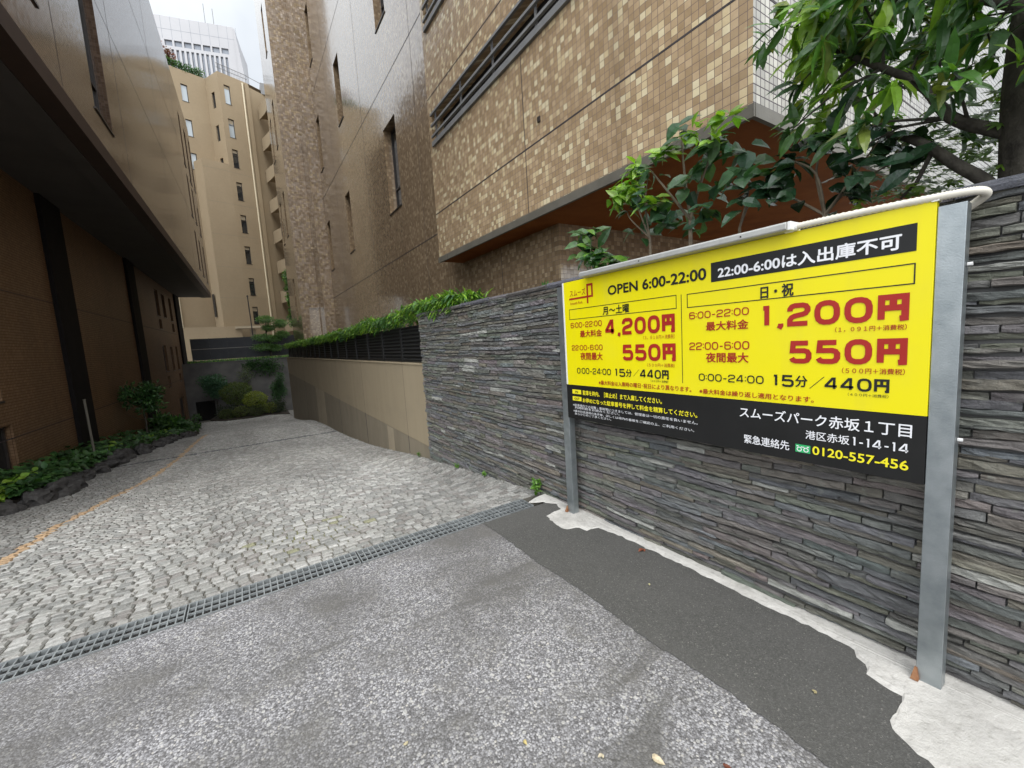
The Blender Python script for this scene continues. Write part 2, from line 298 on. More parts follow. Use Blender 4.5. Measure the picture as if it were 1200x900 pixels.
class Face:      # a vertical facade: origin, horizontal direction (left to right as seen), outward normal
    def __init__(s, o, d):
        s.o = Vector((o[0], o[1], 0)); s.d = Vector((d[0], d[1], 0)).normalized(); s.n = Vector((s.d.y, -s.d.x, 0))
    def p(s, u, z, out=0): q = s.o+s.d*u+s.n*out; return (q.x, q.y, z)
    def rect(s, b, u0, u1, z0, z1, out=0, col=None): b.face([s.p(u0, z0, out), s.p(u1, z0, out), s.p(u1, z1, out), s.p(u0, z1, out)], col)
    def slab(s, b, u0, u1, z0, z1, o0, o1, col=None):
        b.hexa([s.p(u0, z0, o1), s.p(u1, z0, o1), s.p(u1, z0, o0), s.p(u0, z0, o0), s.p(u0, z1, o1), s.p(u1, z1, o1), s.p(u1, z1, o0), s.p(u0, z1, o0)], col)
    def wall(s, b, u0, u1, z0, z1, holes=(), depth=.2):
        us = sorted({u0, u1, *[h[0] for h in holes], *[h[1] for h in holes]}); zs = sorted({z0, z1, *[h[2] for h in holes], *[h[3] for h in holes]})
        us = [u for u in us if u0 <= u <= u1]; zs = [z for z in zs if z0 <= z <= z1]
        for a, c in zip(us, us[1:]):
            for e, f in zip(zs, zs[1:]):
                um, zm = (a+c)/2, (e+f)/2
                if any(h[0] < um < h[1] and h[2] < zm < h[3] for h in holes): continue
                s.rect(b, a, c, e, f)
        for h in holes:
            a, c, e, f = h[:4]
            b.face([s.p(a, e), s.p(a, e, -depth), s.p(a, f, -depth), s.p(a, f)]); b.face([s.p(c, e), s.p(c, f), s.p(c, f, -depth), s.p(c, e, -depth)])
            b.face([s.p(a, f), s.p(a, f, -depth), s.p(c, f, -depth), s.p(c, f)]); b.face([s.p(a, e), s.p(c, e), s.p(c, e, -depth), s.p(a, e, -depth)])
    def window(s, parent, h, depth=.2, fr=.04, sill=True, mull=None, pane_mat=None, glare_strip=False):
        a, c, e, f = h[:4]; b = MB(); d0, d1 = -depth-.03, -depth+.03
        s.slab(b, a, a+fr, e, f, d0, d1); s.slab(b, c-fr, c, e, f, d0, d1); s.slab(b, a+fr, c-fr, f-fr, f, d0, d1); s.slab(b, a+fr, c-fr, e, e+fr, d0, d1)
        if mull: s.slab(b, a+fr, c-fr, mull-fr/2, mull+fr/2, d0, d1)
        w = b.build('window', M['frame'], parent)
        b = MB(); s.slab(b, a+fr*.5, c-fr*.5, e+fr*.5, f-fr*.5, -depth-.02, -depth-.008); b.build('pane', pane_mat or M['glass'], w)
        if sill: b = MB(); s.slab(b, a-.02, c+.02, e-.04, e-.001, -depth+.04, .025); b.build('sill', M['frame'], w)
        return w

# ------------------------------------------------------------------ foliage helpers
def rv(): 
    while True:
        v = Vector((rnd.uniform(-1, 1), rnd.uniform(-1, 1), rnd.uniform(-1, 1)))
        if .05 < v.length < 1: return v.normalized()
def leaf(b, base, d, nrm, L, Wd, col, droop=.25, fold=.25, n=3, shape=0):
    base = Vector(base); d = Vector(d).normalized(); nrm = Vector(nrm); s_ = d.cross(nrm)
    if s_.length < 1e-3: s_ = d.cross(Vector((.3, .5, .8)))
    s_.normalize(); nrm = s_.cross(d).normalized(); vs = []; p = base.copy(); dd = d.copy()
    prof = [(0, .08), (.3, .95), (.65, .8), (1, .0)] if shape == 0 else ([(0, .12), (.22, .9), (.5, 1.0), (.8, .5), (1, 0)] if shape == 1 else [(0, .3), (.5, 1), (1, .0)])
    last = 0
    for t, w in prof:
        p = p+dd*(t-last)*L; dd = (dd-nrm*droop*(t-last)*1.6).normalized(); last = t; hw = w*Wd/2
        vs += [p-s_*hw+nrm*hw*fold, p.copy(), p+s_*hw+nrm*hw*fold]
    fs = []
    for i in range(len(prof)-1):
        a = i*3; fs += [(a, a+1, a+4, a+3), (a+1, a+2, a+5, a+4)]
    b.mesh(vs, fs, col)
def vary(c, a=.25):
    k_ = 1+rnd.uniform(-a, a); return (c[0]*k_*(1+rnd.uniform(-.1, .1)), c[1]*k_, c[2]*k_*(1+rnd.uniform(-.15, .15)))
def blob(b, c, r, n, L, Wd, cols, shell=.55, upb=.4, shape=0, droop=.3):
    c = Vector(c)
    for _ in range(n):
        v = rv(); q = shell+(1-shell)*rnd.random(); q = q if rnd.random() < .8 else rnd.random()
        lump = 1+.22*noise.noise(Vector((v.x*2.3+c.x, v.y*2.3+c.y, v.z*2.3+c.z*3)))
        p = c+Vector((v.x*r[0], v.y*r[1], v.z*r[2]))*q*lump
        d = (v+rv()*.8+Vector((0, 0, .15))).normalized(); nn = (v*.5+Vector((0, 0, upb))+rv()*.5)
        leaf(b, p, d, nn, L*rnd.uniform(.7, 1.25), Wd*rnd.uniform(.75, 1.2), vary(rnd.choice(cols)), droop, .2, shape=shape)

# ================================================================== SETTING: ground
GY = [-400, 3.16, 6.1, 9.5, 13.5, 17.0, 20.0, 24.0, 28.5, 31.0, 400]; GZ = [0, 0, -.295, -.75, -1.09, -1.27, -1.52, -2.08, -2.58, -2.66, -2.66]
def g0(y):
    for i in range(len(GY)-1):
        if y <= GY[i+1]: return GZ[i]+(GZ[i+1]-GZ[i])*(y-GY[i])/(GY[i+1]-GY[i])
    return GZ[-1]
def g(y):
    if y < 3.17: return 0.0
    w = min(1.2, (y-3.17)*.6+.01); return sum(g0(y+w*q) for q in (-1, -.5, 0, .5, 1))/5
b = MB(); ys = [-600, -60, 2.9]+[3.2+i*.9 for i in range(40)]+[60, 200, 900]; xs = [-700, -60, -8, 0, 8, 60, 700]
for i in range(len(ys)-1):
    for j in range(len(xs)-1):
        b.face([(xs[j], ys[i], g(ys[i])-.28), (xs[j+1], ys[i], g(ys[i])-.28), (xs[j+1], ys[i+1], g(ys[i+1])-.28), (xs[j], ys[i+1], g(ys[i+1])-.28)])
tag(b.build('ground', M['earth']), kind='structure')
# worn asphalt road in front of the grating, a slab with a real edge at the trench
b = MB(); b.box(-40, 2.36, -40, 2.93, -.28, 0)
tag(b.build('road', M['asphalt']), kind='structure')
# newer fine asphalt strip along the wall
b = MB(); pts = [(1.505, 2.925)]+[(1.508+rnd.uniform(-.007, .007)+.008*math.sin(i*.21), 2.9-i*.03) for i in range(1, 110)]+[(1.51, -.6), (1.52, -40)]
for p, q in zip(pts, pts[1:]):
    b.face([(p[0], p[1], .004), (q[0], q[1], .004), (2.36, q[1], .004), (2.36, p[1], .004)])
tag(b.build('pavement', M['asphalt_fine']), kind='structure')
# rough white mortar along the foot of the wall
mp_ = [(2.32, 3.10), (2.10, 3.07), (2.04, 3.03), (2.14, 2.95), (2.20, 2.84), (2.17, 2.72), (1.985, 2.70), (1.94, 2.52), (1.955, 2.39), (2.05, 2.36), (2.06, 2.28), (2.15, 2.27), (2.185, 2.05), (2.19, 1.70), (2.19, 1.39), (2.175, 1.04), (2.185, .78), (2.165, .66), (2.10, .61), (2.05, .575), (2.025, .53), (2.03, .47), (1.985, .45), (1.90, .46), (1.83, .45), (1.79, .40), (1.765, .31), (1.79, .10), (1.75, -.2), (1.82, -.7), (2.32, -.7)]
pts = []; n_ = len(mp_)
for i in range(n_-1):
    p, q = mp_[i], mp_[i+1]; L = math.dist(p, q); m_ = max(1, int(L/.03))
    for t in range(m_):
        j = .009 if 0 < i < n_-2 else 0
        pts.append((p[0]+(q[0]-p[0])*t/m_+rnd.uniform(-j, j), p[1]+(q[1]-p[1])*t/m_+rnd.uniform(-j, j)))
pts.append(mp_[-1])
b = MB(); cxm = 2.25; inner = [(x+(.03 if x < 2.3 else 0), y) for x, y in pts]
n_ = len(pts)
b.mesh([(x, y, .005) for x, y in pts]+[(x, y, .009+rnd.uniform(-.0015, .0015)) for x, y in inner], [(i, n_+i, n_+(i+1) % n_, (i+1) % n_) for i in range(n_)]+[tuple(range(2*n_-1, n_-1, -1))])
o = b.build('mortar_strip', M['mortar']); tag(o, kind='structure')

# cobbled drive: every sett modelled, falling away from the grating
b = MB(); PX0, PX1 = -4.2, 2.32; pitch = .076; row = 0; line = [(-3.2, 3.0), (-2.06, 5.64), (-2.14, 7.08), (-2.06, 9.15), (-1.8, 11.57), (-1.69, 14.23), (-1.58, 18.6), (-1.55, 22)]
def line_x(y):
    for p, q in zip(line, line[1:]):
        if p[1] <= y <= q[1]: return p[0]+(q[0]-p[0])*(y-p[1])/(q[1]-p[1])
    return None
r2 = random.Random(3)
def wave_(x, y): return .12*(math.sin(x*2.6+.6)+.35*math.sin(x*5.1+y*.4))*min(1, max(0, (y-3.25)/1.6))
y0 = 3.16
while True:
    yc = y0+row*pitch
    if yc > 33: break
    x = PX0+r2.uniform(0, .1); wave = 0
    while x < PX1:
        wd = r2.uniform(.068, .11); x1 = min(x+wd, PX1); xc = (x+x1)/2
        off = wave_(xc, yc); oa, ob = wave_(x, yc)-off, wave_(x1, yc)-off
        ya, yb = yc+off+r2.uniform(-.005, .005), yc+off+pitch-.008+r2.uniform(-.005, .005)
        if ya < 3.17: ya = 3.17
        if yb-ya < .016: x = x1; continue
        gap = .0045; zz = r2.uniform(-.004, .004); tx = r2.uniform(-.0035, .0035); ty = r2.uniform(-.0035, .0035)
        za, zb = g(ya)+zz, g(yb)+zz; c = .009; j = lambda: r2.uniform(-.006, .006)
        base = r2.choice([(.25, .247, .232), (.30, .294, .274), (.215, .212, .20), (.272, .263, .246), (.365, .357, .338), (.235, .22, .205), (.33, .32, .30)])
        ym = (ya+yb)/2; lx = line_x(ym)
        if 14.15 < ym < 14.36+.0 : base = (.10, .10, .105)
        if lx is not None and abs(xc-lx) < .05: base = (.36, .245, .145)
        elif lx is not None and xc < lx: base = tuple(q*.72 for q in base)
        nn = noise.noise(Vector((xc*.8, ym*.45, 3))); base = tuple(q*(1+.28*nn) for q in base)
        dm = math.hypot((xc-.35), (ym-3.95)*1.1)
        if dm < .5 and r2.random() < .08: base = (.235, .23, .15)
        B4 = [(x+gap+j()*.4, max(3.166, ya+oa+j()*.4), za-.035), (x1-gap+j()*.4, max(3.166, ya+ob+j()*.4), za-.035), (x1-gap+j()*.4, yb+ob+j()*.4, zb-.035), (x+gap+j()*.4, yb+oa+j()*.4, zb-.035)]
        m4 = [(p[0], p[1], p[2]+.026) for p in B4]
        t4 = [(x+gap+c, ya+oa+c, za-tx-ty), (x1-gap-c, ya+ob+c, za+tx-ty), (x1-gap-c, yb+ob-c, zb+tx+ty), (x+gap+c, yb+oa-c, zb-tx+ty)]
        b.mesh(B4+m4+t4, [(8, 9, 10, 11), (4, 5, 9, 8), (5, 6, 10, 9), (6, 7, 11, 10), (7, 4, 8, 11), (0, 1, 5, 4), (1, 2, 6, 5), (2, 3, 7, 6), (3, 0, 4, 7)], base)
        x = x1
    row += 1
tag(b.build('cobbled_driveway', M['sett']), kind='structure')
b = MB()
yy = [3.165+i*.5 for i in range(62)]
for p, q in zip(yy, yy[1:]): b.face([(PX0-.1, p, g(p)-.014), (2.34, p, g(p)-.014), (2.34, q, g(q)-.014), (PX0-.1, q, g(q)-.014)])
b.face([(PX0-.1, 3.165, -.28), (2.34, 3.165, -.28), (2.34, 3.165, -.014), (PX0-.1, 3.165, -.014)])
tag(b.build('joint_bed', M['joint_sand']), kind='structure')
# small concrete margins beside the trench
b = MB(); b.box(-8, 2.04, 2.9305, 2.945, -.2, -.004); b.box(-8, 2.04, 3.148, 3.164, -.2, -.004)
tag(b.build('trench_edge', M['dark_wall']), kind='structure')

# ================================================================== drain grating sections
secs = [(-2.42, -1.44), (-1.43, -.45), (-.44, .54), (.55, 1.53), (1.54, 2.04)]
lab = ['steel grating section of the drain cut by the left edge of the photo', 'steel grating section second from the left edge, between asphalt and cobbles', 'middle steel grating section of the drain with rusty leaves showing below', 'long steel grating section just left of the short end piece by the wall', 'short steel grating section ending at the white mortar below the stone wall']
for (xa, xb), lb in zip(secs, lab):
    t = thing('drain_grating', lb, 'drain grating', ((xa+xb)/2, 3.045, -.03), 'grating sections of the drain across the drive')
    def fr(b):
        b.box(xa, xb, 2.946, 2.954, -.04, .003); b.box(xa, xb, 3.139, 3.147, -.04, .003); b.box(xa, xa+.006, 2.954, 3.139, -.04, .003); b.box(xb-.006, xb, 2.954, 3.139, -.04, .003)
    part('frame', M['grate'], t, fr)
    def bars(b):
        n = int((xb-xa)/.038)
        for i in range(1, n): x = xa+(xb-xa)*i/n; b.box(x-.0036, x+.0036, 2.954, 3.139, -.03, .001)
        for y in (3.016, 3.077): b.box(xa+.006, xb-.006, y-.0045, y+.0045, -.012, .0025)
    part('grid_bars', M['grate'], t, bars)
b = MB()
for _ in range(260):
    x, y = rnd.uniform(-2.4, 2.0), rnd.uniform(2.96, 3.13); d = Vector((rnd.uniform(-1, 1), rnd.uniform(-1, 1), rnd.uniform(-.2, .2)))
    leaf(b, (x, y, -.10+rnd.uniform(-.06, .0)), d, (rnd.uniform(-.3, .3), 0, 1), .06, .03, vary(rnd.choice([(.16, .07, .03), (.10, .05, .03), (.2, .12, .06)])), .3)
tag(b.build('leaf_litter', M['leaf_dull']), 'brown fallen leaves lying in the trench beneath the steel grating', 'leaf litter', kind='stuff')

# ================================================================== layered slate wall
t = thing('stone_wall', 'long dark wall of thin layered slate behind the yellow parking sign', 'stone wall', (2.45, 2.5, 0))
b = MB(); r3 = random.Random(11); z = -.62; XW = 2.30
cols = [(.155, .152, .142)]*7+[(.175, .172, .16)]*6+[(.172, .154, .142)]*3+[(.16, .168, .15)]*2+[(.20, .195, .18)]*2+[(.13, .128, .12)]
while z < 1.90:
    h = r3.choice([.022, .026, .030, .034, .042]); z1 = min(z+h, 1.915); y = -3.2+r3.uniform(0, .3)
    wob = r3.uniform(0, 9)
    while y < 6.08:
        L = r3.uniform(.10, .46); y1 = min(y+L, 6.08); out = r3.choice([.004, .010, .014, .018, .024])+r3.uniform(0, .006)
        c = vary(r3.choice(cols), .16)
        q = r3.random()
        if q < .035: c = (.36, .36, .33)
        elif q < .045: c = (.20, .205, .16)
        m_ = max(3, int((y1-y)/.035)); vs = []; g_ = .003
        for i in range(m_+1):
            yy_ = y+g_+(y1-y-2*g_)*i/m_; en = .004 if i in (0, m_) else 0
            wz = .006*math.sin(yy_*1.9+wob)+.004*math.sin(yy_*5.3+z*7)
            jt, jb = r3.uniform(-.004, .002), r3.uniform(-.002, .004); jx = lambda: r3.uniform(-.0055, .0055)
            xf = XW-out+en
            vs += [(XW+.03, yy_, z+wz+.002), (xf+.004+jx()*.5, yy_, z+wz+.001+jb), (xf+jx()*.8, yy_, z+wz+.005+jb), (xf+.001+jx(), yy_, (z+z1)/2+wz+r3.uniform(-.006, .006)), (xf+jx()*.8, yy_, z1+wz-.005+jt), (xf+.004+jx()*.5, yy_, z1+wz-.001+jt), (XW+.03, yy_, z1+wz-.001)]
        fs = [(i*7+k_, i*7+k_+1, (i+1)*7+k_+1, (i+1)*7+k_) for i in range(m_) for k_ in range(6)]
        fs += [tuple(range(6, -1, -1)), tuple(m_*7+k_ for k_ in range(7))]
        b.mesh(vs, fs, c); y = y1
    z = z1
sw = b.build('slate_courses', M['stone'], t)
bx('wall_core', M['dark_wall'], t, XW+.010, 2.60, -3.2, 6.075, -.7, 1.90)
b = MB(); y = -3.2
while y < 6.1:
    y1 = min(y+r3.uniform(.35, .8), 6.1); zt = 1.945+r3.uniform(-.006, .006); x_ = XW-.03+r3.uniform(-.01, .01)
    c = vary((.105, .105, .11), .25); m_ = 6; vs = []
    for i in range(m_+1):
        q = y+.003+(y1-y-.006)*i/m_; e_ = r3.uniform(-.006, .006)
        vs += [(x_+e_+.006, q, 1.905), (x_+e_, q, 1.925), (x_+e_+.010, q, zt), (2.62, q, zt), (2.62, q, 1.905)]
    fs = [(i*5+k_, i*5+(k_+1) % 5, (i+1)*5+(k_+1) % 5, (i+1)*5+k_) for i in range(m_) for k_ in range(5)]+[(4, 3, 2, 1, 0), tuple(m_*5+k_ for k_ in range(5))]
    b.mesh(vs, fs, c); y = y1
b.build('coping', M['stone'], t)

# ================================================================== parking sign
PS = thing('parking_sign', 'large yellow and black parking price board on two galvanised posts', 'parking sign', (2.2, 1.51, 0))
for ya, lbl in ((.386, None), (2.566, None)):
    b = MB()    # lipped channel: web faces the drive
    y1 = ya+.074
    b.box(2.172, 2.176, ya, y1, -.05, 1.875); b.box(2.176, 2.232, ya, ya+.004, -.05, 1.875); b.box(2.176, 2.232, y1-.004, y1, -.05, 1.875)
    b.box(2.228, 2.232, ya+.004, ya+.02, -.05, 1.875); b.box(2.228, 2.232, y1-.02, y1-.004, -.05, 1.875)
    p_ = b.build('post', M['galv'], PS, bevel=.0022)
    for zz in (1.66, 1.02):
        q = MB(); q.tube([(2.202, ya-.002, zz), (2.202, ya-.016, zz)], .0065, 6); q.build('bolt', M['white'], p_)
    q = MB(); q.hexa([(2.150, y1-.012, .012), (2.176, y1-.012, .012), (2.176, y1+.012, .012), (2.150, y1+.012, .012), (2.168, y1-.004, .06), (2.174, y1-.004, .06), (2.174, y1+.004, .06), (2.168, y1+.004, .06)])
    q.build('wooden_wedge', M['rust'], p_)
bx('yellow_panel', M['yellow'], PS, 2.166, 2.194, .4615, 2.5655, 1.104, 1.900)
yp = [o for o in COL.objects if o.name == 'yellow_panel'][0]
bx('black_panel', M['black'], PS, 2.166, 2.194, .4615, 2.5655, .833, 1.1035)
bp = [o for o in COL.objects if o.name == 'black_panel'][0]
bx('panel_edge', M['white'], PS, 2.1655, 2.1948, 2.5485, 2.5658, 1.106, 1.9005, label='thin white strip at the left edge of the sign')
bx('corner_clip', M['white'], PS, 2.160, 2.198, .455, .475, 1.895, 1.905)
def flat(name, mat, parent, polys, x=2.1645):
    b = MB()
    for p in polys: b.face([(x, y, z) for y, z in p])
    return b.build(name, mat, parent)
def rc(y0, y1, z0, z1): return [(y0, z0), (y1, z0), (y1, z1), (y0, z1)]
def outline(y0, y1, z0, z1, w=.0045): return [rc(y0, y1, z0, z0+w), rc(y0, y1, z1-w, z1), rc(y0, y0+w, z0+w, z1-w), rc(y1-w, y1, z0+w, z1-w)]
flat('black_banner', M['black'], yp, [rc(.511, 1.328, 1.731, 1.833)])
flat('heading_box', M['ink_k'], yp, outline(1.543, 2.494, 1.611, 1.691)); flat('heading_box', M['ink_k'], yp, outline(.511, 1.475, 1.608, 1.687))
flat('divider_line', M['ink_k'], yp, [rc(1.5095, 1.5135, 1.173, 1.689)])
flat('slash_mark', M['ink_k'], yp, [[(1.882, 1.197), (1.879, 1.197), (1.831, 1.244), (1.834, 1.244)]]); flat('slash_mark', M['ink_k'], yp, [[(.856, 1.186), (.852, 1.186), (.797, 1.241), (.801, 1.241)]])
flat('logo_mark', M['ink_r'], yp, [rc(2.245, 2.487, 1.760, 1.774), rc(2.277, 2.293, 1.718, 1.760), rc(2.277, 2.293, 1.774, 1.858), rc(2.228, 2.277, 1.842, 1.858), rc(2.228, 2.244, 1.760, 1.842)])
flat('label_box', M['ink_y'], bp, [rc(2.398, 2.499, 1.034, 1.068)]); flat('label_box', M['ink_y'], bp, [rc(2.398, 2.499, .980, 1.013)])
flat('phone_mark', M['ink_g'], bp, [rc(.848, .910, .878, .916)])
def ring(yc, zc, ro, ri, n=20):
    P = [(math.cos(2*math.pi*i/n), math.sin(2*math.pi*i/n)) for i in range(n)]
    return [[(yc+P[i][0]*ro, zc+P[i][1]*ro), (yc+P[(i+1) % n][0]*ro, zc+P[(i+1) % n][1]*ro), (yc+P[(i+1) % n][0]*ri, zc+P[(i+1) % n][1]*ri), (yc+P[i][0]*ri, zc+P[i][1]*ri)] for i in range(n)]
flat('phone_loops', M['ink_w'], bp, ring(.893, .893, .011, .007)+ring(.865, .893, .011, .007)+[rc(.853, .862, .905, .910), rc(.896, .905, .905, .910), rc(.872, .886, .903, .907)], 2.1632)
TXT = [
('スムーズ', 2.476, 2.304, 1.7857, 1.8342, 'r', 0.0),
('Smooth Park', 2.477, 2.338, 1.724, 1.743, 'r', 0),
('OPEN 6:00-22:00', 2.081, 1.354, 1.7504, 1.8153, 'k', 0.034),
('22:00-6:00は入出庫不可', 1.289, 0.553, 1.7444, 1.807, 'w', 0.028),
('月～土曜', 2.137, 1.898, 1.6204, 1.6784, 'k', 0.02),
('日・祝', 1.072, 0.925, 1.6136, 1.6744, 'k', 0.025),
('6:00-22:00', 2.483, 2.15, 1.5462, 1.5875, 'r', 0.0),
('最大料金', 2.381, 2.153, 1.4732, 1.5242, 'r', 0.02),
('4,200円', 2.119, 1.556, 1.475, 1.5848, 'r', 0.03),
('（３，８１８円＋消費税）', 1.789, 1.558, 1.4372, 1.4636, 'r', 0),
('22:00-6:00', 2.481, 2.151, 1.3745, 1.4151, 'r', 0),
('夜間最大', 2.387, 2.154, 1.3021, 1.359, 'r', 0.02),
('550円', 1.968, 1.554, 1.3021, 1.4089, 'r', 0.03),
('（５００円＋消費税）', 1.763, 1.562, 1.2638, 1.2876, 'r', 0),
('0:00-24:00', 2.433, 2.08, 1.196, 1.2417, 'k', 0.0),
('15', 2.045, 1.950, 1.1898, 1.2449, 'k', 0.02), ('分', 1.944, 1.893, 1.1915, 1.2445, 'k', 0.02),
('440円', 1.825, 1.606, 1.1894, 1.2461, 'k', 0.025),
('（４００円＋消費税）', 1.74, 1.61, 1.1667, 1.1823, 'k', 0),
('※最大料金は入庫時の曜日･祝日により異なります。', 2.203, 1.455, 1.1227, 1.155, 'r', 0.01),
('駐車を枠内、［車止め］まで入庫してください。', 2.379, 1.659, 1.031, 1.0691, 'y', 0.02),
('お停めになった駐車番号を押して料金を精算してください。', 2.383, 1.419, 0.9742, 1.0098, 'y', 0.02),
('※駐車場内での盗難・事故等につきましては、管理者は一切の責任を負いません。', 2.498, 1.417, 0.9353, 0.9547, 'w', 0),
('利用約款をお読みください。', 2.477, 2.012, 0.9153, 0.9353, 'w', 0),
('※最大料金適用の条件等、詳しくは場内の看板をご確認の上、ご利用ください。', 2.496, 1.44, 0.8885, 0.9068, 'w', 0),
('あらかじめご了承ください。', 2.48, 2.094, 0.8674, 0.8854, 'w', 0),
('スムーズパーク赤坂１丁目', 1.174, 0.501, 1.0119, 1.0685, 'w', 0.012),
('港区赤坂', 0.868, 0.700, 0.9473, 0.9884, 'w', 0.008), ('1-14-14', 0.692, 0.507, 0.9473, 0.9864, 'w', 0.008),
('緊急連絡先', 1.152, 0.936, 0.8771, 0.9233, 'w', 0.01),
('0120-557-456', 0.839, 0.507, 0.8782, 0.9183, 'y', 0.025),
('※最大料金は繰り返し適用となります。', 1.404, 0.837, 1.1198, 1.1489, 'r', 0.012),
('6:00-22:00', 1.461, 1.127, 1.5423, 1.5817, 'r', 0.006),
('最大料金', 1.36, 1.129, 1.4718, 1.5216, 'r', 0.02),
('1,200円', 1.073, 0.524, 1.4725, 1.5784, 'r', 0.03),
('（１，０９１円＋消費税）', 0.761, 0.529, 1.4369, 1.4594, 'r', 0.006),
('22:00-6:00', 1.463, 1.125, 1.3674, 1.4107, 'r', 0.006),
('夜間最大', 1.362, 1.129, 1.2986, 1.3529, 'r', 0.02),
('550円', 0.942, 0.524, 1.2995, 1.4052, 'r', 0.03),
('（５００円＋消費税）', 0.733, 0.529, 1.2603, 1.2848, 'r', 0.006),
('0:00-24:00', 1.407, 1.055, 1.1934, 1.2348, 'k', 0.006),
('15', 1.015, 0.920, 1.1867, 1.2441, 'k', 0.02), ('分', 0.914, 0.863, 1.1890, 1.2437, 'k', 0.02),
('440円', 0.796, 0.574, 1.1854, 1.2406, 'k', 0.03),
('（４００円＋消費税）', 0.71, 0.576, 1.1637, 1.1776, 'k', 0),
('IN', 2.463, 2.434, 1.042, 1.060, 'k', .02), ('OUT', 2.478, 2.419, .988, 1.006, 'k', .02),
]
GL = {'0': ([[(.25, 0), (.75, 0), (1, .22), (1, .78), (.75, 1), (.25, 1), (0, .78), (0, .22), (.25, 0)]], 1), '1': ([[(.1, 1), (.55, 1), (.55, 0)]], .62),
 '2': ([[(0, .70), (0, .80), (.22, 1), (.78, 1), (1, .80), (1, .66), (.82, .50), (.2, .40), (0, .24), (0, 0), (1, 0)]], 1), '4': ([[(.76, 0), (.76, 1), (.60, 1), (0, .30), (0, .24), (1, .24)]], 1.05),
 '5': ([[(.95, 1), (.08, 1), (.04, .58), (.76, .58), (1, .42), (1, .17), (.78, 0), (.22, 0), (0, .17)]], 1), '6': ([[(.97, .82), (.76, 1), (.24, 1), (0, .8), (0, .2), (.24, 0), (.76, 0), (1, .18), (1, .40), (.76, .58), (.02, .58)]], 1),
 ':': ([[(.5, .20), (.5, .34)], [(.5, .72), (.5, .86)]], .12), '-': ([[(0, .42), (1, .42)]], .62), ',': ([[(.9, .06), (.9, -.06), (.1, -.22)]], .34), ' ': ([], .3),
 '円': ([[(0, -.04), (0, 1), (1, 1), (1, .0), (.78, -.02)], [(.5, 1), (.5, .5)], [(0, .5), (1, .5)]], 1)}
def soft(pl):
    cl = len(pl) > 3 and pl[0] == pl[-1]; P_ = pl[:-1] if cl else pl; out = [] if cl else [P_[0]]; n_ = len(P_)
    for i in range(n_ if cl else n_-1):
        a, c = P_[i], P_[(i+1) % n_]; q = .25
        if cl or i > 0: out.append((a[0]+(c[0]-a[0])*q, a[1]+(c[1]-a[1])*q))
        if cl or i < n_-2: out.append((a[0]+(c[0]-a[0])*(1-q), a[1]+(c[1]-a[1])*(1-q)))
    out.append(out[0] if cl else P_[-1]); return out
GL['0'] = ([soft(GL['0'][0][0])], 1)
GL['2'] = ([[(0, .70), (0, .82), (.1, .95), (.28, 1), (.72, 1), (.9, .95), (1, .82), (1, .69), (.9, .56), (.72, .50), (.28, .43), (.1, .36), (0, .22), (0, 0), (1, 0)]], 1)
GL['5'] = ([[(.95, 1), (.09, 1), (.05, .58), (.74, .58), (.91, .53), (1, .41), (1, .18), (.91, .05), (.74, 0), (.26, 0), (.09, .05), (0, .17)]], 1)
GL['6'] = ([[(.97, .82), (.9, .95), (.74, 1), (.26, 1), (.09, .95), (0, .8), (0, .2), (.09, .05), (.26, 0), (.74, 0), (.91, .05), (1, .18), (1, .40), (.91, .54), (.74, .58), (.03, .58)]], 1)
def stroke_text(s_, yl, yr, zb, zt, wt):
    H_ = zt-zb; th_ = wt*H_; tot = sum(GL[c][1] for c in s_)*.86+.14*(len(s_)-1); out = []; x = 0
    for c in s_:
        P_, w_ = GL[c]; w_ *= .86
        for ip, pl in enumerate(P_):
            q = [(x/tot*(yl-yr)*1.0+(w_/tot*(yl-yr)-th_)*a+th_/2, zb+th_/2+(H_-th_)*b_) for a, b_ in pl]
            closed = len(q) > 3 and q[0] == q[-1]
            L_ = []; n2 = len(q)
            for i in range(n2):
                def dr(a, b_): v = Vector((b_[0]-a[0], b_[1]-a[1])); return v.normalized()
                d0 = dr(q[i-1], q[i]) if i else (dr(q[-2], q[0]) if closed else None); d1 = dr(q[i], q[i+1]) if i < n2-1 else (dr(q[0], q[1]) if closed else None)
                d0 = d0 or d1; d1 = d1 or d0; n0 = Vector((-d0.y, d0.x)); n1 = Vector((-d1.y, d1.x)); m_ = (n0+n1); m_ = m_/max(.5, m_.length_squared)*2 if m_.length > .1 else n0
                L_.append((Vector(q[i])+m_*th_/2, Vector(q[i])-m_*th_/2))
            for a, b_ in zip(L_, L_[1:]): out.append((ip, [(yl-a[0].x, a[0].y), (yl-b_[0].x, b_[0].y), (yl-b_[1].x, b_[1].y), (yl-a[1].x, a[1].y)]))
        x += w_+.14
    return out
INK = {'r': 'ink_r', 'k': 'ink_k', 'w': 'ink_w', 'y': 'ink_y'}
dg = None; made = []
for s_, yl, yr, zb, zt, ck, bold in TXT:
    if all(c in GL for c in s_) and s_ not in ('OPEN 6:00-22:00', '0120-557-456'):
        big = '円' in s_ or '15' in s_
        b = MB()
        for ip, p in stroke_text(s_, yl, yr, zb, zt, .215 if zt-zb > .08 else .18 if big else .145): b.face([(2.1632-.00015*ip, y, z) for y, z in p])
        b.build('lettering', M[INK[ck]], yp if zb > 1.104 else bp); continue
    cu = bpy.data.curves.new('lettering', 'FONT'); cu.body = s_; cu.resolution_u = 4
    o = bpy.data.objects.new('lettering', cu); COL.objects.link(o); made.append((o, s_, yl, yr, zb, zt, ck, bold))
bpy.context.view_layer.update(); dg = bpy.context.evaluated_depsgraph_get(); done = []
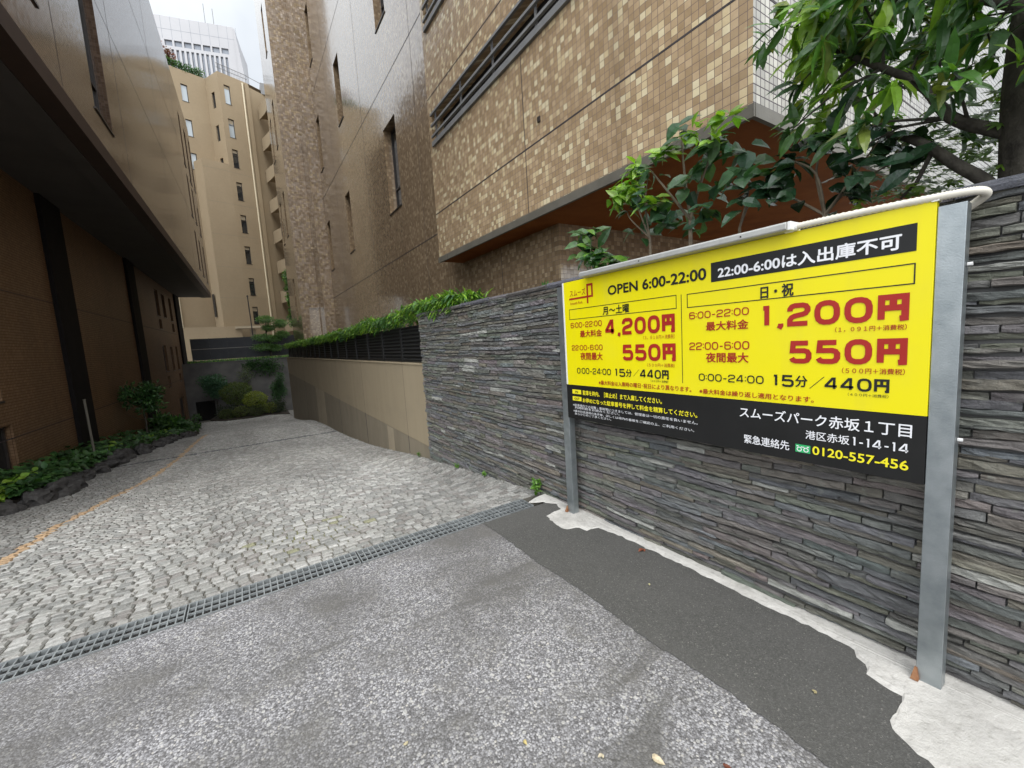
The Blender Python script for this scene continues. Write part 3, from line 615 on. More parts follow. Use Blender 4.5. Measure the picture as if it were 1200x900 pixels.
for o, s_, yl, yr, zb, zt, ck, bold in made:
    me = bpy.data.meshes.new_from_object(o.evaluated_get(dg)); co = np.empty(len(me.vertices)*3); me.vertices.foreach_get('co', co); co = co.reshape(-1, 3)
    done.append((me, co, yl, yr, zb, zt, ck, s_, bold))
for o, *_ in made:
    cu = o.data; bpy.data.objects.remove(o); bpy.data.curves.remove(cu)
for me, co, yl, yr, zb, zt, ck, s_, bold in done:
    par = yp if zb > 1.104 else bp
    mn, mx_ = co.min(0), co.max(0); sz = zt-zb; dd = bold*sz*1.0
    faces = [list(p.vertices) for p in me.polygons]; V_, F_ = [], []
    shifts = [(0, 0)]+([(-dd, 0), (dd, 0), (0, dd), (0, -dd), (dd*.7, dd*.7), (-dd*.7, dd*.7), (dd*.7, -dd*.7), (-dd*.7, -dd*.7)] if bold > .004 else [])
    for q, (sy, sz_) in enumerate(shifts):
        w = np.empty_like(co); w[:, 0] = 2.1632-.00008*q-(.0008 if ck == 'k' and par is bp else 0)
        w[:, 1] = yl-dd+(yr-yl+2*dd)*(co[:, 0]-mn[0])/(mx_[0]-mn[0])+sy; w[:, 2] = zb+dd+(zt-zb-2*dd)*(co[:, 1]-mn[1])/(mx_[1]-mn[1])+sz_
        n0 = len(V_); V_ += w.tolist(); F_ += [[n0+i for i in f] for f in faces]
    bpy.data.meshes.remove(me); b = MB(); b.v = V_; b.f = F_; b.c = [(1, 1, 1)]*len(F_); b.mi = [0]*len(F_); b.build('lettering', M[INK[ck]], par)
# light bar along the top and its hose
def lampbar(b):
    prof = [(2.205, 1.902), (2.100, 1.902), (2.094, 1.908), (2.094, 1.930), (2.100, 1.938), (2.205, 1.938)]
    b.mesh([(x, 2.29, z) for x, z in prof]+[(x, .93, z) for x, z in prof], [tuple(range(5, -1, -1)), tuple(range(6, 12))]+[(i, (i+1) % 6, 6+(i+1) % 6, 6+i) for i in range(6)])
lb_ = part('light_bar', M['alu'], PS, lampbar, bevel=.002)
bx('end_cap', M['white'], lb_, 2.104, 2.198, .914, .9295, 1.901, 1.939, bevel=.003)
for y in (1.13, 1.75):
    q = MB(); q.tube([(2.0935, y, 1.919), (2.0915, y, 1.919)], .004, 6); q.build('screw', M['black_metal'], lb_)
pts = [(2.15, .95, 1.918), (2.15, .86, 1.917), (2.155, .75, 1.917), (2.163, .6, 1.914), (2.168, .48, 1.910), (2.178, .41, 1.908), (2.195, .365, 1.905), (2.225, .352, 1.895), (2.245, .372, 1.880), (2.25, .40, 1.862), (2.245, .43, 1.83), (2.24, .44, 1.70)]
def cr_(P, n=6):
    P = [Vector(p) for p in P]; out = []
    for i in range(len(P)-1):
        p0, p1, p2, p3 = P[max(i-1, 0)], P[i], P[i+1], P[min(i+2, len(P)-1)]
        for k_ in range(n):
            t = k_/n; out.append(.5*((2*p1)+(p2-p0)*t+(2*p0-5*p1+4*p2-p3)*t*t+(3*p1-p0-3*p2+p3)*t**3))
    return out+[P[-1]]
cp = cr_(pts, 14); rad = [.0138+.0012*(1 if i % 2 else -1) for i in range(len(cp))]
b = MB(); b.tube(cp, rad, 12); b.build('cable_hose', M['conduit'], PS, smooth=True)
b = MB(); b.tube([(2.15, .955, 1.918), (2.15, .925, 1.9175)], .021, 12); b.tube([(2.15, .9245, 1.9175), (2.15, .905, 1.917)], .018, 12); b.build('hose_coupling', M['white'], PS, smooth=False)

# ================================================================== beige boundary wall with fence on top
BW = thing('boundary_wall', 'beige rendered boundary wall falling beside the cobbled drive', 'boundary wall', (2.45, 17, 0))
XB = 2.325
def dg_(y): return -.125+(y-6.1)*.0155
yy = [6.08]+[6.5+i for i in range(23)]+[29.2]
def up_(b):
    for p, q in zip(yy, yy[1:]): b.hexa([(XB, p, dg_(p)), (2.6, p, dg_(p)), (2.6, q, dg_(q)), (XB, q, dg_(q)), (XB, p, 1.165), (2.6, p, 1.165), (2.6, q, 1.165), (XB, q, 1.165)])
def lo_(b):
    for p, q in zip(yy, yy[1:]): b.hexa([(XB+.004, p, g(p)-.25), (2.59, p, g(p)-.25), (2.59, q, g(q)-.25), (XB+.004, q, g(q)-.25), (XB+.004, p, dg_(p)-.004), (2.59, p, dg_(p)-.004), (2.59, q, dg_(q)-.004), (XB+.004, q, dg_(q)-.004)])
part('upper_render', M['beige_wall'], BW, up_); part('lower_render', M['beige_low'], BW, lo_)
bx('coping', M['beige_wall'], BW, XB-.012, 2.62, 6.085, 29.22, 1.166, 1.195, bevel=.006)
for a, c in ((8.05, 8.45), (16.2, 18.2)):
    part('pale_patch', M['beige_patch'], BW, lambda b: b.hexa([(XB+.001, a, g(a)-.1), (XB+.02, a, g(a)-.1), (XB+.02, c, g(c)-.1), (XB+.001, c, g(c)-.1), (XB+.001, a, dg_(a)-.02), (XB+.02, a, dg_(a)-.02), (XB+.02, c, dg_(c)-.02), (XB+.001, c, dg_(c)-.02)]))
b = MB()
for y in (7.15, 10.2, 13.4, 17.4, 21.5): b.box(XB-.001, XB+.01, y-.004, y+.004, g(y), 1.16)
b.build('wall_joint', M['joint'], BW)
FE = thing('metal_fence', 'low black louvred metal fence on top of the beige boundary wall', 'fence', (2.42, 17, 1.2))
yf = [6.11+i*1.18 for i in range(20)]
for y in yf: bx('post', M['black_metal'], FE, 2.39, 2.44, y, y+.05, 1.197, 1.80)
for p, q in zip(yf, yf[1:]):
    b = MB()
    for i in range(9):
        z = 1.235+i*.062; b.hexa([(2.40, p+.052, z), (2.43, p+.052, z+.03), (2.43, q-.002, z+.03), (2.40, q-.002, z), (2.40, p+.052, z+.006), (2.43, p+.052, z+.036), (2.43, q-.002, z+.036), (2.40, q-.002, z+.006)])
    b.box(2.395, 2.435, p+.052, q-.002, 1.205, 1.225); b.box(2.395, 2.435, p+.052, q-.002, 1.785, 1.80)
    b.box(2.437, 2.441, p+.052, q-.002, 1.21, 1.79)
    b.build('louvre_panel', M['black_metal'], FE)
# soil between the walls and the tiled building
b = MB(); b.box(2.605, 4.79, -3.2, 6.0, -.6, 1.55); b.box(2.605, 4.79, 6.0, 26, -.6, 1.1)
tag(b.build('planting_bed', M['soil']), kind='structure')

# ================================================================== tiled building on the right
RB = thing('tiled_building', 'large building clad in glossy tan and cream mosaic tile behind the slate wall', 'building', (4.8, 10, 0))
H = lambda y0, y1, z0, z1: (-y1, -y0, z0, z1)
FB = Face((4.8, 0), (0, -1)); FK = Face((4.2, 0), (0, -1))
wins = [H(13.3, 14.5, 5.95, 8.65), H(19.85, 20.75, 5.9, 8.45), H(19.55, 20.5, 11.4, 13.95), H(13.35, 14.35, 11.6, 14.2), H(24.75, 25.55, 11.2, 13.85), H(24.75, 25.55, 5.9, 8.45), H(24.75, 25.55, 16.6, 19.3), H(19.7, 20.6, 17.0, 19.6), H(13.35, 14.35, 17.0, 19.6)]
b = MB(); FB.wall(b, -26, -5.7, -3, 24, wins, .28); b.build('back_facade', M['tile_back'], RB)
for w in wins: FB.window(RB, w, .28, .05, True, w[2]+(w[3]-w[2])*.3)
bal = [H(2.6, 9.25, 6.02, 6.62), H(2.6, 9.25, 8.42, 9.6)]
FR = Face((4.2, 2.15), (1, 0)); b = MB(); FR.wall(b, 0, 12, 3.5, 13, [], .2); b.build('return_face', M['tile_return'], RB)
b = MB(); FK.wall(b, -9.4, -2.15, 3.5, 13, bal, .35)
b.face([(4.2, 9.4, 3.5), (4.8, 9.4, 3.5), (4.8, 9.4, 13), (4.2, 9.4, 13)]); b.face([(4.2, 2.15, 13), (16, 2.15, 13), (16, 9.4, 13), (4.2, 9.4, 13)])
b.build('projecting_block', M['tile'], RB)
b = MB(); b.box(4.5, 16, 2.4, 9.3, 3.52, 12.9); b.build('block_core', M['void'], RB)
for zb, zt in ((6.02, 6.62), (8.42, 9.6)):
    rl = MB()
    FK.slab(rl, -9.22, -2.6, zb-.10, zb-.002, -.02, .05)
    n = 3 if zt < 7 else 5
    for i in range(n): z = zb+.10+(zt-zb-.14)*i/(n-1); FK.slab(rl, -9.2, -2.62, z-.022, z+.022, .012, .058)
    ro = rl.build('balcony_railing', M['railmetal'], RB)
    for i in range(6): st = MB(); y = -9.05+i*1.25; FK.slab(st, y, y+.035, zb+.0, zt-.02, -.02, .010); st.build('stanchion', M['railmetal'], ro)
fa = MB(); FK.slab(fa, -9.42, -2.13, 3.38, 3.5, -.02, .025); FR.slab(fa, .0005, 12, 3.381, 3.499, -.02, .0245); f_ = fa.build('fascia', M['fascia'], RB)
sj = MB()
for y in (3.62, 8.9): FK.slab(sj, -y-.004, -y+.004, 3.385, 3.495, .02, .0265)
sj.build('fascia_joint', M['joint'], f_)
bx('wood_soffit', M['soffit_wood'], RB, 4.222, 16, 2.175, 9.38, 3.405, 3.44)
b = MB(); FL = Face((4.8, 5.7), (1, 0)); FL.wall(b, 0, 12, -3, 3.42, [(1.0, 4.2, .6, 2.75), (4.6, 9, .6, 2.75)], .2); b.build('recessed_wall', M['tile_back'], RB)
for h in ((1.0, 4.2, .6, 2.75), (4.6, 9, .6, 2.75)): FL.window(RB, h, .2, .06, False, 2.3)
jt = MB()
for z in (4.49, 7.0, 9.5): FK.slab(jt, -9.4, -2.15, z-.011, z+.011, -.005, .0025); FR.slab(jt, 0.003, 12, z-.011, z+.011, -.005, .0025)
for y in (5.72,): FK.slab(jt, -y-.008, -y+.008, 3.5, 5.9, -.005, .002)
FK.slab(jt, -5.728, -5.712, 6.7, 8.3, -.005, .002); FR.slab(jt, 5.0, 5.016, 3.5, 13, -.005, .002)
for z in (4.42, 9.9, 15.3): FB.slab(jt, -25.99, -9.42, z-.012, z+.012, -.005, .0025)
for y in (11.6, 16.9, 22.4): FB.slab(jt, -y-.008, -y+.008, -1, 24, -.005, .002)
FB.slab(jt, -7.608, -7.592, -1, 3.40, -.005, .002)
jt.build('movement_joint', M['joint'], RB)
bx('vent_cap', M['frame'], RB, 4.18, 4.21, 5.29, 5.35, 4.74, 4.82)
# stepped piers at the far end of the facade
b = MB(); Face((4.25, 26), (1, 0)).wall(b, 0, .55, -3, 26, [], .1); Face((3.22, 27.6), (1, 0)).wall(b, 0, 1.03, -3, 26, [], .1)
b.build('pier_face', M['tile_rough'], RB)
FP = Face((4.25, 0), (0, -1)); FQ = Face((3.22, 0), (0, -1))
YE = 33.0
sl = [H(29.2, 29.9, 3.4, 6.0), H(29.2, 29.9, 8.6, 11.2), H(29.2, 29.9, 13.8, 16.4), H(31.5, 32.2, 8.6, 11.2), H(31.5, 32.2, 13.8, 16.4), H(29.2, 29.9, 19, 21.6)]
b = MB(); FP.wall(b, -27.6, -26, -3, 26); FQ.wall(b, -YE, -27.6, -3, 26, sl, .2); b.face([(3.22, YE, -3), (3.22, YE, 26), (12, YE, 26), (12, YE, -3)]); b.face([(3.22, 27.6, 26), (12, 27.6, 26), (12, YE, 26), (3.22, YE, 26)])
b.face([(4.8, 5.7, 24), (14, 5.7, 24), (14, 27.6, 24), (4.8, 27.6, 24)])
b.build('pier_side', M['tile_back'], RB)
for w in sl: FQ.window(RB, w, .2, .05, True)
b = MB(); Face((3.35, 27.6), (1, 0)).slab(b, .32, .86, -1, 4.0, -.02, .006); Face((3.35, 27.6), (1, 0)).slab(b, .30, .88, 4.0, 4.05, -.02, .05)
b.build('service_panel', M['tile_back'], RB)

# ================================================================== dark building on the left
kS = 1.094
LB = thing('overhanging_building', 'brown glazed-tile building on the left with its upper floors jutting over a dark ground floor', 'building', (-4.2, 20, 0))
th = R(1.3); dL = (math.sin(th), math.cos(th))
FU = Face((-2.1*kS, 0), dL); FG = Face((-3.93*kS, 0), dL)
zS = lambda z: 1.5+(z-1.5)*kS
def hL(u0, u1, z0, z1): return (u0*kS, u1*kS, zS(z0), zS(z1))
uw = [hL(11.45, 12.7, 6.45, 10.6), hL(8.2, 9.0, 6.65, 10.6), hL(29.4, 30.1, 12.1, 14.8), hL(31.6, 32.5, 11.9, 14.9), hL(34.0, 34.8, 12.2, 15.3), hL(29.5, 30.2, 6.5, 8.6), hL(31.4, 32.1, 6.4, 8.5), hL(33.7, 34.4, 6.3, 8.6), hL(29.5, 30.2, 9.4, 11.6), hL(31.5, 32.2, 9.5, 11.5), hL(33.7, 34.4, 9.3, 11.1)]
u0, u1, zs_, zt_ = 6.2, 38.4, zS(5.5), zS(16.3)
b = MB(); FU.wall(b, u0, u1, zs_+.34, zt_, uw, .22)
b.face([FU.p(u1, zs_+.34), FU.p(u1, zs_+.34, -9), FU.p(u1, zt_, -9), FU.p(u1, zt_)]); b.face([FU.p(u0, zt_), FU.p(u1, zt_), FU.p(u1, zt_, -9), FU.p(u0, zt_, -9)]); b.face([FU.p(u0, zs_), FU.p(u0, zs_, -9), FU.p(u0, zt_, -9), FU.p(u0, zt_)])
b.build('upper_facade', M['tile_left'], LB)
for i, w in enumerate(uw): FU.window(LB, w, .2, .05, True, w[2]+.95 if i < 2 else None)
b = MB(); FU.slab(b, u0, u1+.01, zs_, zs_+.335, -.3, .012); b.build('fascia', M['fascia_dark'], LB)
b = MB(); FU.slab(b, u0, u1, zs_+.02, zs_+.06, -3.2, -.305); b.build('soffit', M['soffit_grey'], LB)
b = MB(); FU.slab(b, u0, u1, zs_-.012, zs_+.018, -.62, -.305); b.build('soffit_band', M['soffit_grey'], LB)
b = MB(); FU.slab(b, u0, u1-.1, zt_, zS(21), -9, -3.2); b.build('set_back_storeys', M['tile_left'], LB)  # unseen upper volume, added to shape the reflections in the facade opposite
jt = MB()
for u in (9.6, 13.9, 20.5, 27, 33): FU.slab(jt, u*kS-.008, u*kS+.008, zs_+.34, zt_, -.005, .002)
for z in (zS(9.3), zS(12.6)): FU.slab(jt, u0, u1, z-.008, z+.008, -.005, .002)
jt.build('movement_joint', M['joint'], LB)
gw = [hL(9.6, 11.2, .95, 3.6), hL(9.6, 11.35, -.75, .5), hL(27.4, 28.3, 3.75, 5.1), hL(29.2, 30.1, 3.8, 5.05), hL(31.4, 32.2, 3.75, 5.1), hL(27.5, 28.3, 3.1, 3.6), hL(31.4, 32.2, 3.1, 3.6), hL(27.4, 28.4, .9, 2.25), hL(29.6, 30.4, .9, 2.2), hL(31.4, 32.1, .9, 2.25), hL(27.6, 28.3, .1, .65), hL(31.4, 32.0, .2, .65)]
b = MB(); FG.wall(b, 6, 38.4, -4, zs_+.02, gw+[(30.2*kS, 31.9*kS, -3.2, zS(-.75))], .15); b.build('ground_floor_wall', M['tile_dark'], LB)
for i, w in enumerate(gw): FG.window(LB, w, .14, .06, True, w[2]+1.1 if i == 0 else None, M['void'])
b = MB(); FG.slab(b, 30.2*kS, 31.9*kS, -3.2, zS(-.76), -.16, -.10); b.build('entrance_door', M['frame'], LB)
for a, c in ((14.3, 15.5), (21.9, 23.1), (33.4, 35.1)):
    b = MB(); FG.slab(b, a*kS, c*kS, -3.4, zs_+.015, -.05, .10); b.build('pillar', M['pillar'], LB, bevel=.01)
jt = MB(); FG.slab(jt, 6, 38, zS(3.0)-.01, zS(3.0)+.01, -.004, .002); FG.slab(jt, 6, 38, zS(.25)-.01, zS(.25)+.01, -.004, .002); jt.build('movement_joint', M['joint'], LB)

# planting strip along the left building
edge = [(-3.62, 7.0), (-3.5, 9.7), (-3.2, 10.6), (-3.28, 12.5), (-3.25, 14.3), (-2.95, 16), (-2.72, 17.6), (-2.55, 20), (-2.3, 23), (-2.12, 25.6), (-2.6, 27.5)]
def wallx(y): return -3.93*kS+math.tan(th)*y
b = MB()
for p, q in zip(edge, edge[1:]):
    b.hexa([(wallx(p[1]), p[1], g(p[1])-.2), (p[0], p[1], g(p[1])-.2), (q[0], q[1], g(q[1])-.2), (wallx(q[1]), q[1], g(q[1])-.2), (wallx(p[1]), p[1], g(p[1])+.24), (p[0]-.1, p[1], g(p[1])+.14), (q[0]-.1, q[1], g(q[1])+.14), (wallx(q[1]), q[1], g(q[1])+.24)])
tag(b.build('planting_soil', M['soil']), kind='structure')
def rock(x, y, s, label, seed):
    import bmesh
    bm = bmesh.new(); bmesh.ops.create_icosphere(bm, subdivisions=3, radius=1)
    for v in bm.verts:
        p = v.co.copy(); q = 1+.45*noise.noise(p*1.3+Vector((seed*3.1, 0, 0)))+.22*noise.noise(p*3.2+Vector((0, seed*2.3, 0)))+.1*noise.noise(p*8)
        v.co = Vector((p.x*s[0]*q, p.y*s[1]*q, max(-.4, p.z)*s[2]*q))
    me = bpy.data.meshes.new('rock'); bm.to_mesh(me); bm.free(); me.materials.append(M['rock'])
    o = bpy.data.objects.new('rock', me); COL.objects.link(o); o.location = (x, y, g(y)+s[2]*.25); BASE[o] = tuple(o.location)
    return tag(o, label, 'rock', 'lava rocks edging the planting strip')
def edge_x(y):
    for p, q in zip(edge, edge[1:]):
        if p[1] <= y <= q[1]: return p[0]+(q[0]-p[0])*(y-p[1])/(q[1]-p[1])
ys_ = [8.6, 9.15, 9.75, 10.35, 10.9, 11.45, 12.1, 12.8, 13.6, 14.3, 14.9, 15.6, 16.3, 17.0, 17.7, 18.5, 19.4, 20.4, 21.5, 22.6]
for i, y in enumerate(ys_):
    big = 1.25 if i in (4, 9, 10) else 1.0
    lb_ = {4: 'bulky black lava rock bulging onto the cobbles by the bright green leaves', 0: 'black lava rock nearest the left edge of the photo', 9: 'black lava rock standing out beside the grey stake', 10: 'wide black lava rock just past the grey stake'}.get(i, 'rough black lava rock in the low row edging the leafy planting strip')
    rock(edge_x(y)+.02+rnd.uniform(-.05, .08), y, (rnd.uniform(.16, .26)*big, rnd.uniform(.26, .38)*big, rnd.uniform(.15, .22)*big), lb_, i)
GREEN_D = [(.030, .085, .022), (.022, .062, .018), (.040, .105, .028)]
GREEN_M = [(.055, .14, .03), (.075, .17, .035), (.045, .115, .03)]
GREEN_L = [(.17, .30, .035), (.22, .36, .04), (.13, .26, .03)]
b = MB()
for _ in range(3600):
    y = rnd.uniform(7.2, 27) if rnd.random() < .6 else rnd.uniform(8, 15); ex = edge_x(y); wx = wallx(y)+.06
    t = rnd.random(); x = wx+(ex-wx)*t; hh = (.50-.26*t)*(.7+.3*noise.noise(Vector((x*2, y*1.1, 0)))+.15)
    z = g(y)+.18+hh*rnd.uniform(.15, 1)
    lt = noise.noise(Vector((x*1.5, y*.9, 5))) > .32 and t > .45
    d = Vector((rnd.uniform(-.6, 1), rnd.uniform(-1, .6), rnd.uniform(-.35, .5)))
    leaf(b, (x, y, z), d, (rnd.uniform(-.2, .5), rnd.uniform(-.5, .2), 1), rnd.uniform(.10, .19), rnd.uniform(.07, .13), vary(rnd.choice(GREEN_L if lt else GREEN_D+GREEN_M[:1])), .5, .12, shape=1)
tag(b.build('ground_cover', M['leaf_dull']), 'low broad-leaved green ground cover filling the planting strip below the left building', 'ground cover', kind='stuff')
bx_ = thing('garden_stake', 'slim grey metal stake standing in the leaves by the first black pillar', 'stake', (-3.42, 14.6, g(14.6)))
b = MB(); b.tube([(-3.42, 14.6, g(14.6)), (-3.44, 14.6, .62)], .026, 10); b.build('pole', M['fascia'], bx_)
b = MB(); b.tube([(-3.44, 14.6, .62), (-3.44, 14.6, .645)], .032, 10); b.build('cap', M['fascia'], bx_)
# small tree in the planting strip
def small_tree(name, label, cat, loc, h, r, n, cols, L, mat='leaf_dull', group=None, zc=.62):
    t = thing(name, label, cat, loc, group); x, y, z = loc
    b = MB(); b.tube([(x, y, z-.1), (x+.03, y+.02, z+h*.35), (x-.02, y, z+h*.8)], [.035, .028, .012], 7)
    for _ in range(9):
        a = rnd.uniform(0, 6.3); zz = z+h*rnd.uniform(.3, .75); q = Vector((math.cos(a)*r[0]*.8, math.sin(a)*r[1]*.8, h*.16)); b.tube([(x, y, zz), Vector((x, y, zz))+q*.5+Vector((0, 0, -.02)), Vector((x, y, zz))+q], [.014, .009, .004], 5)
    b.build('stem', M['bark'], t)
    b = MB()
    for _ in range(9):
        a = rnd.uniform(0, 6.3); q = rnd.uniform(.2, .75); c = (x+math.cos(a)*r[0]*q, y+math.sin(a)*r[1]*q, z+h*rnd.uniform(zc-.28, .95)); blob(b, c, (r[0]*.48, r[1]*.48, h*.16), n//9, L, L*.42, cols, .3)
    b.build('foliage', M[mat], t); return t
small_tree('small_tree', 'bushy dark green little tree in the planting strip by the second black pillar', 'small tree', (-3.2, 19.8, g(19.8)+.2), 2.0, (.62, .75), 1500, GREEN_D+GREEN_M[:1], .14)
small_tree('shrub', 'low spreading dark shrub with strap leaves before the entrance on the left', 'shrub', (-2.9, 23.6, g(23.6)+.15), 1.0, (.75, 1.1), 900, GREEN_D+GREEN_M, .2, zc=.5)
small_tree('shrub', 'rounded shrub closing the far end of the left planting strip', 'shrub', (-2.45, 25.9, g(25.9)+.1), .8, (.4, .7), 500, GREEN_D+GREEN_M, .14, zc=.5)

# ================================================================== garden at the end of the drive
GT = thing('retaining_wall', 'weathered dark grey retaining wall behind the garden shrubs at the end of the drive', 'retaining wall', (0, 36.1, -2.7))
FW = Face((0, 36), (1, 0)); b = MB(); FW.wall(b, -7, 7, -3.2, 1.08, [(-3.05, -1.95, -3.1, -1.55)], .3); b.build('wall', M['dark_wall'], GT)
bx('coping', M['dark_wall'], GT, -7, 7, 35.97, 36.35, 1.081, 1.13)
b = MB(); FW.slab(b, -3.05, -1.95, -3.1, -1.55, -.34, -.27); b.build('dark_door', M['void'], GT)
b = MB(); b.box(-60, 60, 36.36, 900, -3.2, 1.06); tag(b.build('terrace', M['earth']), kind='structure')
b = MB()
for _ in range(1500):
    x = rnd.uniform(-3.2, 4.5); leaf(b, (x, rnd.uniform(36.4, 37.2), 1.06), (rnd.uniform(-.5, .5), rnd.uniform(-.5, .5), 1), (0, -1, .3), rnd.uniform(.15, .32), .05, vary(rnd.choice(GREEN_L[2:]+GREEN_M)), .5, shape=2)
tag(b.build('grass', M['leaf_dull']), 'strip of pale green grass along the top of the retaining wall', 'grass', kind='stuff')
b = MB(); gp = [(-2.2, 33.6), (-1.4, 32.4), (0, 32.2), (1.2, 32.6), (2.3, 31.6), (2.33, 36), (-1.9, 36)]
b.prism(gp, -3, -2.60); tag(b.build('garden_soil', M['soil']), kind='structure')
FN = thing('panel_fence', 'tall blue-black panel fence on the terrace above the retaining wall', 'fence', (0, 38, 1.06))
FF = Face((0, 38), (1, 0))
for i in range(9):
    u = -3.0+i*1.1; b = MB(); FF.slab(b, u, u+1.09, 1.3, 2.08, -.03, 0); FF.slab(b, u, u+1.09, 2.12, 2.86, -.03, 0); b.build('panel', M['navy_panel'], FN)
    b = MB(); FF.slab(b, u-.02, u+.04, 1.0, 2.88, -.09, -.032); b.build('post', M['frame'], FN)
b = MB(); FF.slab(b, -3, 6.9, 2.083, 2.117, -.03, .012); b.build('rail', M['railmetal'], FN)
# clipped shrubs
YG = [(.14, .17, .03), (.18, .20, .035), (.10, .13, .025)]
def dome(x, y, z, r, label, cols, n, L=.07, name='clipped_shrub'):
    t = thing(name, label, 'clipped shrub', (x, y, -2.55), 'clipped shrubs in the garden at the end of the drive')
    b = MB(); b.tube([(x, y, -2.6), (x, y, z)], .05, 6)
    for _ in range(6): b.tube([(x, y, z-.3*r[2]-.2), (x+rnd.uniform(-1, 1)*r[0]*.7, y+rnd.uniform(-1, 1)*r[1]*.7, z)], [.025, .01], 5)
    b.build('stem', M['bark'], t)
    b = MB(); blob(b, (x, y, z), r, n, L, L*.6, cols, .82, .3, shape=1); b.build('foliage', M['leaf_dull'], t)
dome(-.60, 33.9, -1.05, (.92, .7, .72), 'large dark olive clipped dome shrub left of the bright one', [(.08, .115, .028), (.11, .145, .035)], 3600, .09)
dome(.45, 33.2, -1.55, (.72, .6, .52), 'bright yellow-green clipped dome shrub in the middle of the garden', [(.22, .27, .04), (.27, .30, .05), (.18, .22, .04)], 3200)
dome(-1.25, 33.0, -2.3, (.45, .4, .32), 'small clipped mound at the left end of the garden bed', [(.06, .085, .025), (.08, .1, .03)], 1000)
dome(-.45, 32.8, -2.2, (.45, .4, .34), 'small olive clipped mound below the large dark dome', [(.085, .11, .03), (.11, .13, .03)], 1000)
dome(.42, 32.6, -2.25, (.5, .4, .34), 'small dull clipped mound below the bright yellow-green dome', [(.06, .08, .025), (.08, .10, .03)], 1000)
dome(1.25, 32.8, -2.2, (.42, .38, .34), 'small yellowish clipped mound at the right end of the garden bed', YG, 1000)
small_tree('garden_tree', 'layered dark blue-green tree leaning over the dark door in the retaining wall', 'tree', (-1.75, 34.3, -2.55), 2.75, (1.0, .7), 2600, [(.045, .11, .06), (.065, .145, .08)], .15, zc=.85)
small_tree('conifer', 'slender dark conifer against the end of the beige wall', 'conifer', (1.95, 33.6, -2.55), 3.0, (.62, .5), 2800, [(.04, .095, .04), (.055, .125, .045)], .13, zc=.6)
small_tree('shrub', 'thin pale shrub in front of the grey retaining wall', 'shrub', (.05, 35.3, -2.55), 3.2, (.7, .4), 420, [(.09, .12, .06), (.12, .15, .08)], .12, zc=.85)
b = MB(); blob(b, (1.5, 35.9, .55), (1.1, .28, .75), 1300, .12, .06, GREEN_D+GREEN_M[:1], .2); blob(b, (.5, 35.9, .75), (.6, .25, .4), 500, .12, .06, GREEN_D, .2)
tag(b.build('trailing_shrub', M['leaf_dull']), 'dark shrub trailing over the top of the retaining wall below the cloud-pruned pine', 'shrub')
b = MB()
for x, y, rr in ((-.9, 33.4, .5), (0, 33.4, .6), (.9, 33.3, .6), (1.7, 32.6, .55), (-1.5, 33.6, .4), (1.3, 33.8, .6), (.6, 34.2, .8), (1.9, 33.2, .4), (-.8, 34.4, .8)): blob(b, (x, y, -2.2), (rr, .35, .5), 420, .1, .05, [(.025, .04, .02), (.04, .06, .025)], .3)
tag(b.build('undergrowth', M['leaf_dull']), 'dark low undergrowth at the feet of the clipped shrubs', 'undergrowth', kind='stuff')
# cloud-pruned pine on the terrace
PT = thing('pine_tree', 'cloud-pruned pine with flat green pads above the retaining wall', 'pine tree', (1.85, 36.9, 1.06))
b = MB(); b.tube([(1.85, 36.9, 1.0), (1.95, 36.9, 1.9), (1.75, 36.9, 2.9), (1.82, 36.9, 4.1)], [.08, .07, .05, .02], 8)
pads = [(1.78, 36.8, 4.05, .62, .26), (1.95, 36.9, 3.42, .5, .22), (1.5, 36.8, 2.72, .75, .24), (2.2, 36.8, 2.6, .6, .22), (1.45, 36.7, 2.0, .8, .26), (2.15, 36.9, 1.9, .6, .24), (2.75, 36.9, 3.75, .5, .3), (2.8, 36.8, 2.9, .5, .22)]
for x, y, z, rr, hz in pads: b.tube([(1.83, 36.9, z-.25), ((1.83+x)/2, y, z-.2), (x, y, z-.05)], [.035, .025, .012], 6)
b.build('trunk', M['bark'], PT)
b = MB()
for x, y, z, rr, hz in pads: blob(b, (x, y, z), (rr, rr*.8, hz), 900, .15, .04, [(.07, .15, .05), (.09, .19, .06), (.13, .24, .06)], .45, .9, shape=2)
b.build('crown', M['leaf_dull'], PT)
SL = thing('lamp_post', 'slim dark lamp post standing behind the panel fence', 'lamp post', (.95, 39, 1.06))
b = MB(); b.tube([(.95, 39, 1.0), (.90, 39, 6.0)], [.05, .035], 8); b.build('pole', M['frame'], SL)
b = MB(); b.tube([(.90, 39, 6.001), (.90, 39, 6.12)], [.07, .05], 8); b.build('lamp_head', M['frame'], SL)

# ================================================================== beige apartment tower
AP = thing('apartment_tower', 'tall beige rendered apartment tower closing the alley', 'apartment tower', (0, 50, 1.06))
A_, B_, C_, D_, E_ = (-6, 47.7), (0, 49.75), (1.0, 47.97), (3.4, 48.9), (5.2, 50.0)
ZT = 27.3; z0_ = 1.0
def dist(p, q): return math.dist(p, q)
F1 = Face(A_, (B_[0]-A_[0], B_[1]-A_[1])); F2 = Face(B_, (C_[0]-B_[0], C_[1]-B_[1])); F3 = Face(C_, (D_[0]-C_[0], D_[1]-C_[1])); F4 = Face(D_, (E_[0]-D_[0], E_[1]-D_[1]))
L1, L2, L3, L4 = dist(A_, B_), dist(B_, C_), dist(C_, D_), dist(D_, E_)
h1 = [(4.35, 4.85, z-1.45, z) for z in (26.1, 23.1, 20.2)]
h2 = [(.75, 1.25, z-1.4, z) for z in (25.8, 22.9, 20.0)]
h3 = [(.42, .92, z-1.65, z) for z in (26.35, 23.4, 20.7, 17.75, 14.75, 11.85, 8.85, 6.1)]
